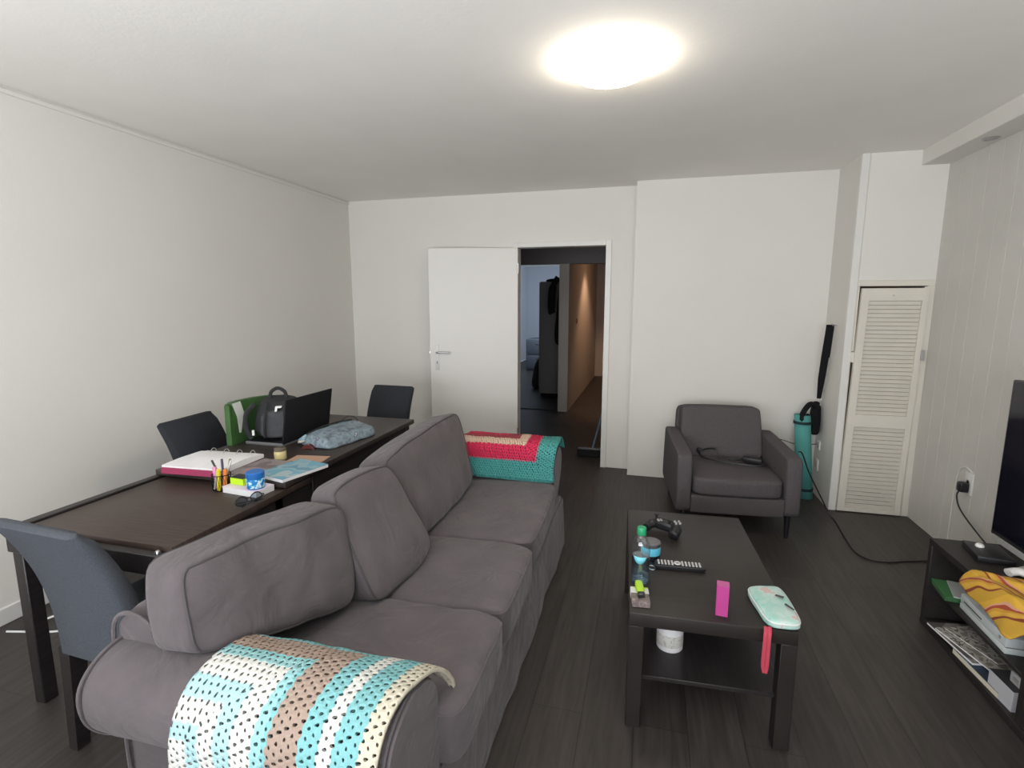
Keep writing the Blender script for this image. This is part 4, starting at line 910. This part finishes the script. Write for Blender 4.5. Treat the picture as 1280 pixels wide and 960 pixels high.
# lower table
pcu = thing('pen_cup', 'black mesh pen cup standing on the lower table', 'pen cup', (-1.80, 1.80, ZN))
bm = nb(); prism(bm, [(0.038 * math.cos(a), 0.038 * math.sin(a)) for a in [k * PI / 10 for k in range(20)]], 'z', 0, 0.003)
obj('cup_base', bm, M_BLACKM, pcu)
bm = nb()
for k in range(20):
    a = k * PI / 10
    for d in (0.32, -0.32): tube(bm, [(0.038 * math.cos(a + d * t), 0.038 * math.sin(a + d * t), 0.002 + 0.066 * t) for t in (0, 0.25, 0.5, 0.75, 1)], 0.0007, 4)
obj('mesh_wall', bm, M_BLACKM, pcu)
bm = nb(); tube(bm, [(0.038 * math.cos(a), 0.038 * math.sin(a), 0.069) for a in [k * PI / 12 for k in range(24)]], 0.002, 6, closed=True); obj('rim', bm, M_BLACKM, pcu)
pens = [('pen', 'black pen leaning left in the mesh pen cup', (0.010, 0.008, 0.005), (-0.055, 0.01, 0.125), 0.0045, (0.02, 0.02, 0.025)),
        ('pen', 'dark purple pen in the mesh pen cup', (0.0, 0.012, 0.005), (-0.02, 0.03, 0.128), 0.005, (0.06, 0.035, 0.07)),
        ('pen', 'white pen leaning right in the mesh pen cup', (-0.01, 0.01, 0.005), (0.032, 0.028, 0.125), 0.0045, (0.62, 0.60, 0.56)),
        ('pen', 'olive brown pen in the mesh pen cup', (0.0, 0.02, 0.005), (0.022, 0.034, 0.13), 0.0045, (0.18, 0.15, 0.07)),
        ('highlighter', 'yellow highlighter in the mesh pen cup', (0.008, -0.026, 0.004), (0.014, -0.026, 0.10), 0.0085, lin((222, 206, 40))),
        ('highlighter', 'orange highlighter in the mesh pen cup', (0.024, -0.010, 0.004), (0.030, -0.006, 0.095), 0.0085, lin((224, 130, 60))),
        ('highlighter', 'pink highlighter in the mesh pen cup', (-0.020, -0.006, 0.004), (-0.036, 0.002, 0.098), 0.0085, lin((222, 150, 186))),
        ('pen', 'silver grey pen slanting across the front of the mesh pen cup', (-0.024, -0.018, 0.004), (0.004, -0.020, 0.10), 0.0042, (0.55, 0.56, 0.55))]
for i, (nm, lab, a, c, r, col) in enumerate(pens):
    a = Vector(a) ; c = Vector(c); d = (c - a).normalized(); Lp = (c - a).length
    t = thing(nm, lab, nm, (-1.80 + a.x, 1.80 + a.y, ZN + a.z), 0, 'pens in the mesh cup'); t.rotation_euler = d.to_track_quat('Z', 'Y').to_euler()
    m = mat('pen_plastic_%d' % i, col, 0.35)
    bm = nb(); lathe(bm, [(0, 0), (r * 0.9, 0), (r, 0.004), (r, Lp * 0.72), (r * 0.95, Lp * 0.73), (0, Lp * 0.73)], n=14); obj('barrel', bm, m, t)
    bm = nb(); lathe(bm, [(r * 1.06, Lp * 0.71), (r * 1.08, Lp * 0.72), (r * 1.02, Lp * 0.98), (r * 0.7, Lp), (0, Lp)], n=14); obj('cap', bm, m, t)
slab('note_block', 'thick white note block under the blue jar on the lower table', 'note pad', (-1.665, 1.805), (0.19, 0.10, 0.028), math.radians(-6), mat('pale_pink_paper', lin((230, 214, 228)), 0.8), z=ZN, cover='top_sheet')
lb = thing('sticky_note_block', 'bright lime green block on the white note block', 'sticky notes', (-1.712, 1.818, ZN + 0.028), math.radians(-6))
bm = nb(); box(bm, (0, 0, 0.016), (0.075, 0.05, 0.030), bev=0.001, seg=1); obj('note_stack', bm, mat('lime_paper', lin((190, 232, 40)), 0.7), lb)
bm = nb(); box(bm, (0, 0, 0.0315), (0.076, 0.051, 0.001)); obj('top_sheet', bm, mat('dark_cover', (0.02, 0.02, 0.022), 0.6), lb)
bj = thing('blue_jar', 'blue plastic tub with printed label and blue lid on the note block', 'jar', (-1.612, 1.790, ZN + 0.028))
M_BLUE = mat('blue_plastic', lin((36, 104, 176)), 0.35)
bm = nb(); lathe(bm, [(0, 0), (0.034, 0), (0.036, 0.003), (0.036, 0.048), (0.034, 0.050), (0, 0.050)], n=32); obj('tub', bm, M_BLUE, bj)
bm = nb(); lathe(bm, [(0.0362, 0.006), (0.0367, 0.007), (0.0367, 0.044), (0.0362, 0.045)], n=40); obj('label', bm, patch_material('blue_label', [(0, lin((30, 120, 190))), (0.48, lin((70, 170, 214))), (0.56, lin((210, 232, 240)))], 55), bj)
bm = nb(); lathe(bm, [(0.035, 0.047), (0.038, 0.048), (0.038, 0.070), (0.034, 0.074), (0, 0.074)], n=32); obj('lid', bm, M_BLUE, bj)
gs = thing('glasses', 'folded dark framed glasses lying by the edge of the lower table', 'glasses', (-1.562, 1.69, ZN), math.radians(75))
bm = nb()
for s in (-1, 1): tube(bm, [(s * 0.033 + 0.025 * math.cos(a), 0.004 * math.sin(a), 0.019 + 0.017 * math.sin(a)) for a in [k * PI / 10 for k in range(20)]], 0.0022, 6, closed=True)
tube(bm, [(-0.009, 0, 0.024), (0, -0.002, 0.027), (0.009, 0, 0.024)], 0.002, 6); obj('front_frame', bm, M_BLACK, gs)
for s in (-1, 1):
    bm = nb(); tube(bm, catmull([(s * 0.058, 0, 0.024), (s * 0.058, -0.012, 0.022), (s * 0.0, -0.020 - 0.004 * s, 0.014), (-s * 0.05, -0.022 - 0.004 * s, 0.006)], 6), 0.0022, 6); obj('temple', bm, M_BLACK, gs)
    bm = nb(); lathe(bm, [(0, 0), (0.023, 0.0), (0.023, 0.001), (0, 0.001)], (s * 0.033, 0.0005, 0.019), 20, Matrix.Rotation(PI / 2, 3, 'X')); obj('lens', bm, glass_material('lens_glass', (0.8, 0.85, 0.9)), gs)
# cables on the floor by the left wall, under the tables
for k, pts in enumerate(([(-2.80, 1.62, 0.006), (-2.72, 1.70, 0.03), (-2.66, 1.78, 0.006), (-2.74, 1.86, 0.006), (-2.80, 1.78, 0.04), (-2.70, 1.66, 0.006)], [(-2.86, 1.55, 0.006), (-2.74, 1.58, 0.006), (-2.62, 1.62, 0.006), (-2.50, 1.74, 0.006)])):
    bm = nb(); tube(bm, catmull(pts, 8), 0.005, 7)
    tag(obj('power_cable', bm, M_WHITEP), ['tangled white cable on the floor by the left baseboard', 'straight white cable lying on the floor beside the near table leg'][k], 'cable')

# ------------------------------------------------------------------ on and in the TV unit
M_SCARF = stripes_material('scarf_print', [(0, lin((190, 148, 50))), (0.30, lin((128, 58, 34))), (0.38, lin((206, 160, 58))), (0.56, lin((190, 140, 52))), (0.66, lin((156, 66, 44))), (0.75, lin((196, 144, 124))), (0.80, lin((204, 158, 52)))], 4.6, 5.0, 0.8, -0.35)
sc = bmesh.new(); g = []
nu, nv = 64, 40
for i in range(nu + 1):
    row = []
    for j in range(nv + 1):
        u = i / nu * 2 - 1; v = j / nv * 2 - 1
        q = (abs(u) ** 6 + abs(v) ** 6) ** (1 / 6); mx_ = max(abs(u), abs(v)); k_ = mx_ / q if q > 0 else 1
        wob = 0.018 * noise.noise(Vector((u * 2.2, v * 2.2, 4.0)))
        xx = 1.372 + u * k_ * 0.140 + wob - 0.10 * max(0, -v) * 0.3; yy = 2.20 + v * k_ * 0.20 + wob * 0.8 - 0.25 * (xx - 1.385)
        ph = 46 * (xx - 1.3) + 30 * (yy - 2.2) + 5 * noise.noise(Vector((xx * 7, yy * 7, 0)))
        z = 0.006 + (1 - mx_ ** 6) * (0.016 + 0.012 * math.sin(ph) + 0.010 * noise.noise(Vector((xx * 16, yy * 16, 2))))
        ov = max(0, 1.322 - xx)
        row.append(sc.verts.new((xx + ov * 0.55, yy, UZ + z - ov * 0.75)))
    g.append(row)
for i in range(nu):
    for j in range(nv): sc.faces.new((g[i][j], g[i + 1][j], g[i + 1][j + 1], g[i][j + 1]))
o = obj('scarf', sc, M_SCARF, None, ang=180); sd = o.modifiers.new('thickness', 'SOLIDIFY'); sd.thickness = 0.004; sd.offset = 1
tag(o, 'crumpled yellow and rust patterned scarf on the television unit', 'scarf')
gp = thing('game_pad', 'white and grey game pad lying behind the scarf near the television', 'game pad', (1.50, 2.36, UZ), math.radians(-70))
bm = nb(); tube(bm, catmull([(-0.07, -0.03, 0.016), (-0.06, 0.01, 0.022), (0, 0.02, 0.024), (0.06, 0.01, 0.022), (0.07, -0.03, 0.016)], 6), 0.020, 12, flat=0.75); obj('pad_body', bm, M_WHITEP, gp, ang=80)
for x in (-0.035, 0.03):
    bm = nb(); lathe(bm, [(0.006, 0.034), (0.006, 0.044), (0.010, 0.046), (0, 0.047)], (x, 0.012, 0), 14); obj('thumb_stick', bm, M_BLACK, gp)
ms = thing('set_top_box', 'flat black media box with silver knob on the television unit', 'media box', (1.475, 2.60, UZ), math.radians(-8))
bm = nb(); box(bm, (0, 0, 0.014), (0.13, 0.17, 0.026), bev=0.004, seg=2); obj('housing', bm, M_BLACK, ms)
bm = nb(); lathe(bm, [(0, 0.027), (0.016, 0.027), (0.017, 0.032), (0.012, 0.040), (0, 0.042)], (-0.02, 0.03, 0), 20); obj('knob', bm, M_WHITEP, ms)
# inside the shelves
xb = thing('game_console', 'white flat game console on the upper shelf of the television unit', 'game console', (1.50, 2.345, 0.222), math.radians(-2))
M_XB = mat('console_white', (0.56, 0.60, 0.60), 0.45)
bm = nb(); bx(bm, -0.155, 0.155, -0.16, 0.16, 0.0, 0.024, 0.003, 2); bx(bm, -0.155, 0.155, -0.16, 0.16, 0.027, 0.066, 0.003, 2); obj('console_body', bm, M_XB, xb)
bm = nb(); bx(bm, -0.150, 0.150, -0.156, 0.156, 0.0235, 0.0275); bx(bm, -0.1565, -0.15, 0.0, 0.13, 0.040, 0.044); obj('disc_slot', bm, M_BLACK, xb, smooth=False)
bm = nb(); lathe(bm, [(0, 0), (0.007, 0), (0.007, 0.002), (0, 0.002)], (-0.1555, -0.125, 0.047), 16, Matrix.Rotation(-PI / 2, 3, 'Y')); obj('power_button', bm, M_SILVER, xb)
slab('folder', 'green folder lying on the upper shelf of the television unit', 'folder', (1.425, 2.62), (0.20, 0.17, 0.020), math.radians(-8), mat('folder_green', (0.05, 0.17, 0.06), 0.6), mat('folder_green_dark', (0.04, 0.13, 0.05), 0.6), z=0.222)
slab('paper_sheets', 'loose grey paper sheets on top of the green folder', 'papers', (1.46, 2.60), (0.19, 0.16, 0.005), math.radians(-16), mat('grey_paper', (0.36, 0.37, 0.36), 0.8), z=0.2425, cover='top_sheet')
MGG = patch_material('mag_grey_print', [(0, lin((120, 116, 110))), (0.44, lin((168, 164, 156))), (0.55, lin((90, 84, 82))), (0.60, lin((186, 182, 174)))], 22); MGB = patch_material('mag_navy', [(0, lin((40, 54, 72))), (0.5, lin((70, 96, 112))), (0.6, lin((120, 134, 140)))], 14)
slab('magazine', 'cream edged thick book at the bottom of the magazine pile in the television unit', 'book', (1.43, 2.33), (0.20, 0.27, 0.024), math.radians(4), MGB, M_CREAMP, 'reading pile on the bottom shelf', z=0.035)
slab('magazine', 'white edged magazine sticking out of the television unit bottom shelf', 'magazine', (1.42, 2.50), (0.21, 0.28, 0.010), math.radians(8), patch_material('mag_dark', [(0, lin((80, 78, 76))), (0.5, lin((130, 126, 122))), (0.6, lin((176, 172, 166)))], 12), M_PAPER, 'reading pile on the bottom shelf', z=0.0595)
slab('magazine', 'grey printed magazine on top of the pile in the television unit', 'magazine', (1.435, 2.46), (0.20, 0.28, 0.007), math.radians(14), MGG, M_PAPER, 'reading pile on the bottom shelf', z=0.0705)
slab('magazine', 'upper grey leaflet fanned over the magazine pile in the television unit', 'leaflet', (1.465, 2.49), (0.18, 0.24, 0.004), math.radians(20), MGG, M_PAPER, 'reading pile on the bottom shelf', z=0.078)
wb = thing('white_box', 'long white cardboard box on the bottom shelf of the television unit', 'box', (1.43, 2.19, 0.035), math.radians(3))
bm = nb(); box(bm, (0, 0, 0.041), (0.18, 0.13, 0.082), bev=0.0015, seg=1); obj('carton', bm, mat('box_white', (0.50, 0.50, 0.53), 0.6), wb)
bm = nb(); box(bm, (0, 0, 0.0825), (0.181, 0.131, 0.0012)); obj('lid', bm, mat('box_dark_lid', (0.03, 0.03, 0.035), 0.5), wb)
wc = thing('white_box', 'small white box stacked on the long white box in the television unit', 'box', (1.44, 2.165, 0.1185), math.radians(3))
bm = nb(); box(bm, (0, 0, 0.021), (0.14, 0.06, 0.042), bev=0.004, seg=2); obj('carton', bm, mat('box_white_small', (0.46, 0.46, 0.48), 0.6), wc)
bm = nb(); box(bm, (-0.0702, 0, 0.021), (0.001, 0.03, 0.018)); obj('sticker', bm, M_SILVER, wc)

# ------------------------------------------------------------------ hallway and bedroom things
wd = thing('wardrobe', 'tall grey wardrobe standing in the bedroom past the hallway', 'wardrobe', (-1.50, 8.57, 0))
M_WARD = mat('wardrobe_grey', (0.20, 0.19, 0.185), 0.6)
bm = nb(); bx(bm, -0.215, 0.215, -0.27, 0.27, 0.06, 1.87, 0.004, 1); obj('carcass', bm, M_WARD, wd)
bm = nb(); bx(bm, -0.20, 0.20, -0.25, 0.25, 0.0, 0.06); obj('plinth', bm, M_BLACKM, wd)
for s in (-1, 1):
    bm = nb(); bx(bm, -0.235, -0.2155, 0.005 if s > 0 else -0.265, 0.265 if s > 0 else -0.005, 0.07, 1.86, 0.002, 1); d_ = obj('door', bm, M_WARD, wd)
    bm = nb(); tube(bm, [(-0.245, s * 0.03, 0.95), (-0.245, s * 0.03, 1.10)], 0.006, 8); obj('handle', bm, M_STEEL, d_)
bm = nb()
f = hexmap([(-0.16, -0.28, 1.87), (0.2, -0.28, 1.87), (0.2, -0.26, 1.93), (-0.12, -0.26, 1.915), (-0.16, 0.1, 1.87), (0.2, 0.1, 1.87), (0.2, 0.1, 1.95), (-0.12, 0.1, 1.92)], 4, 0.1, 0.01, 3, 9); hexa(bm, f, 10)
o = obj('folded_clothes', bm, M_BLACKM, None, ang=80); o.location = (-1.50, 8.57, 0); tag(o, 'dark folded clothes lying on top of the grey wardrobe', 'clothes')
co = thing('hanging_coat', 'long black coat hanging on the hallway partition beside the wardrobe', 'coat', (-1.30, 7.62, 0))
bm = nb(); f = hexmap([(-0.06, -0.12, 0.95), (0.075, -0.12, 0.92), (0.07, -0.10, 2.06), (0.03, -0.10, 1.98), (-0.04, 0.14, 0.95), (0.075, 0.14, 0.92), (0.07, 0.10, 2.06), (0.03, 0.10, 1.98)], 5, 0.2, 0.02, 8, 7); hexa(bm, f, 16); obj('coat_body', bm, M_BLACKM, co, ang=80)
bm = nb(); tube(bm, catmull([(0.0, -0.09, 1.90), (-0.075, -0.10, 1.75), (-0.09, -0.10, 1.45), (-0.075, -0.10, 1.38)], 6), [0.04] * 6 + [0.055] * 6 + [0.05] * 7, 10); obj('sleeve', bm, M_BLACKM, co, ang=80)
bm = nb(); tube(bm, [(0.074, 0, 2.04), (0.03, 0, 2.05), (0.025, 0, 2.07)], 0.006, 8); obj('hook', bm, M_STEEL, co)
M_BEDD = mat('bedroom_grey_plastic', (0.15, 0.17, 0.20), 0.6)
bc = thing('drawer_cabinet', 'small grey drawer cabinet at the back of the bedroom', 'cabinet', (-2.43, 11.9, 0))
bm = nb(); bx(bm, -0.30, 0.30, -0.3, 0.3, 0.0, 0.72, 0.03, 3); obj('carcass', bm, M_BEDD, bc)
for z in (0.05, 0.38):
    bm = nb(); bx(bm, -0.27, 0.27, -0.318, -0.30, z, z + 0.30, 0.006, 2); d_ = obj('drawer', bm, M_BEDD, bc)
    bm = nb(); bx(bm, -0.05, 0.05, -0.332, -0.318, z + 0.22, z + 0.24, 0.003, 1); obj('handle', bm, M_STEEL, d_)
bc2 = thing('storage_box', 'pale storage box with black lid on the bedroom drawer cabinet', 'box', (-2.25, 11.9, 0.72))
bm = nb(); bx(bm, -0.15, 0.16, -0.2, 0.2, 0, 0.36, 0.008, 2); obj('box_body', bm, mat('box_grey_blue', (0.20, 0.22, 0.26), 0.6), bc2)
bm = nb(); bx(bm, -0.11, 0.165, -0.21, 0.21, 0.36, 0.41, 0.008, 2); obj('lid', bm, M_BLACKM, bc2)
bs = thing('laundry_bag', 'dark slumped laundry bag with white cord beside the wardrobe', 'bag', (-1.92, 9.2, 0))
bm = nb(); f = hexmap([(-0.14, -0.2, 0), (0.16, -0.2, 0), (0.10, -0.12, 0.55), (-0.05, -0.12, 0.52), (-0.14, 0.2, 0), (0.16, 0.2, 0), (0.10, 0.12, 0.55), (-0.05, 0.12, 0.52)], 3.5, 0.15, 0.02, 4, 7); hexa(bm, f, 12); obj('bag_body', bm, mat('bag_navy', (0.02, 0.022, 0.028), 0.8), bs, ang=80)
bm = nb(); tube(bm, catmull([(-0.02, -0.11, 0.52), (0.02, -0.13, 0.56), (0.06, -0.12, 0.58), (0.08, -0.1, 0.53)], 5), 0.010, 7); obj('drawstring', bm, M_WHITEP, bs)
sw = thing('light_switch', 'small light switch on the lit hallway wall', 'light switch', (-1.09, 8.02, 1.26))
bm = nb(); bx(bm, 0, 0.010, -0.04, 0.04, -0.04, 0.04, 0.003, 2); obj('cover_plate', bm, mat('switch_red_brown', (0.28, 0.12, 0.08), 0.5), sw)
bm = nb(); bx(bm, 0.010, 0.014, -0.02, 0.02, -0.025, 0.025, 0.002, 1); obj('rocker', bm, mat('switch_rocker', (0.20, 0.08, 0.06), 0.5), sw)
br = thing('broom', 'dark broom with grey blue handle leaning by the right door jamb', 'broom', (-0.535, 5.09, 0))
bm = nb(); f = hexmap([(-0.13, -0.03, 0.005), (0.13, -0.03, 0.005), (0.12, -0.018, 0.075), (-0.12, -0.018, 0.075), (-0.13, 0.03, 0.005), (0.13, 0.03, 0.005), (0.12, 0.018, 0.075), (-0.12, 0.018, 0.075)], 9, 0.05, 0.002, 2, 60); hexa(bm, f, 10); obj('bristles', bm, M_BLACKM, br, ang=60)
bm = nb(); box(bm, (0, 0, 0.085), (0.23, 0.042, 0.022), bev=0.007, seg=2); obj('broom_head', bm, mat('broom_grey', (0.10, 0.10, 0.105), 0.4), br)
bm = nb(); tube(bm, [(0.03, 0, 0.09), (0.14, 0.0, 0.55), (0.295, 0.0, 1.20)], 0.011, 12); obj('handle', bm, mat('broom_handle_blue', (0.10, 0.15, 0.20), 0.4), br)
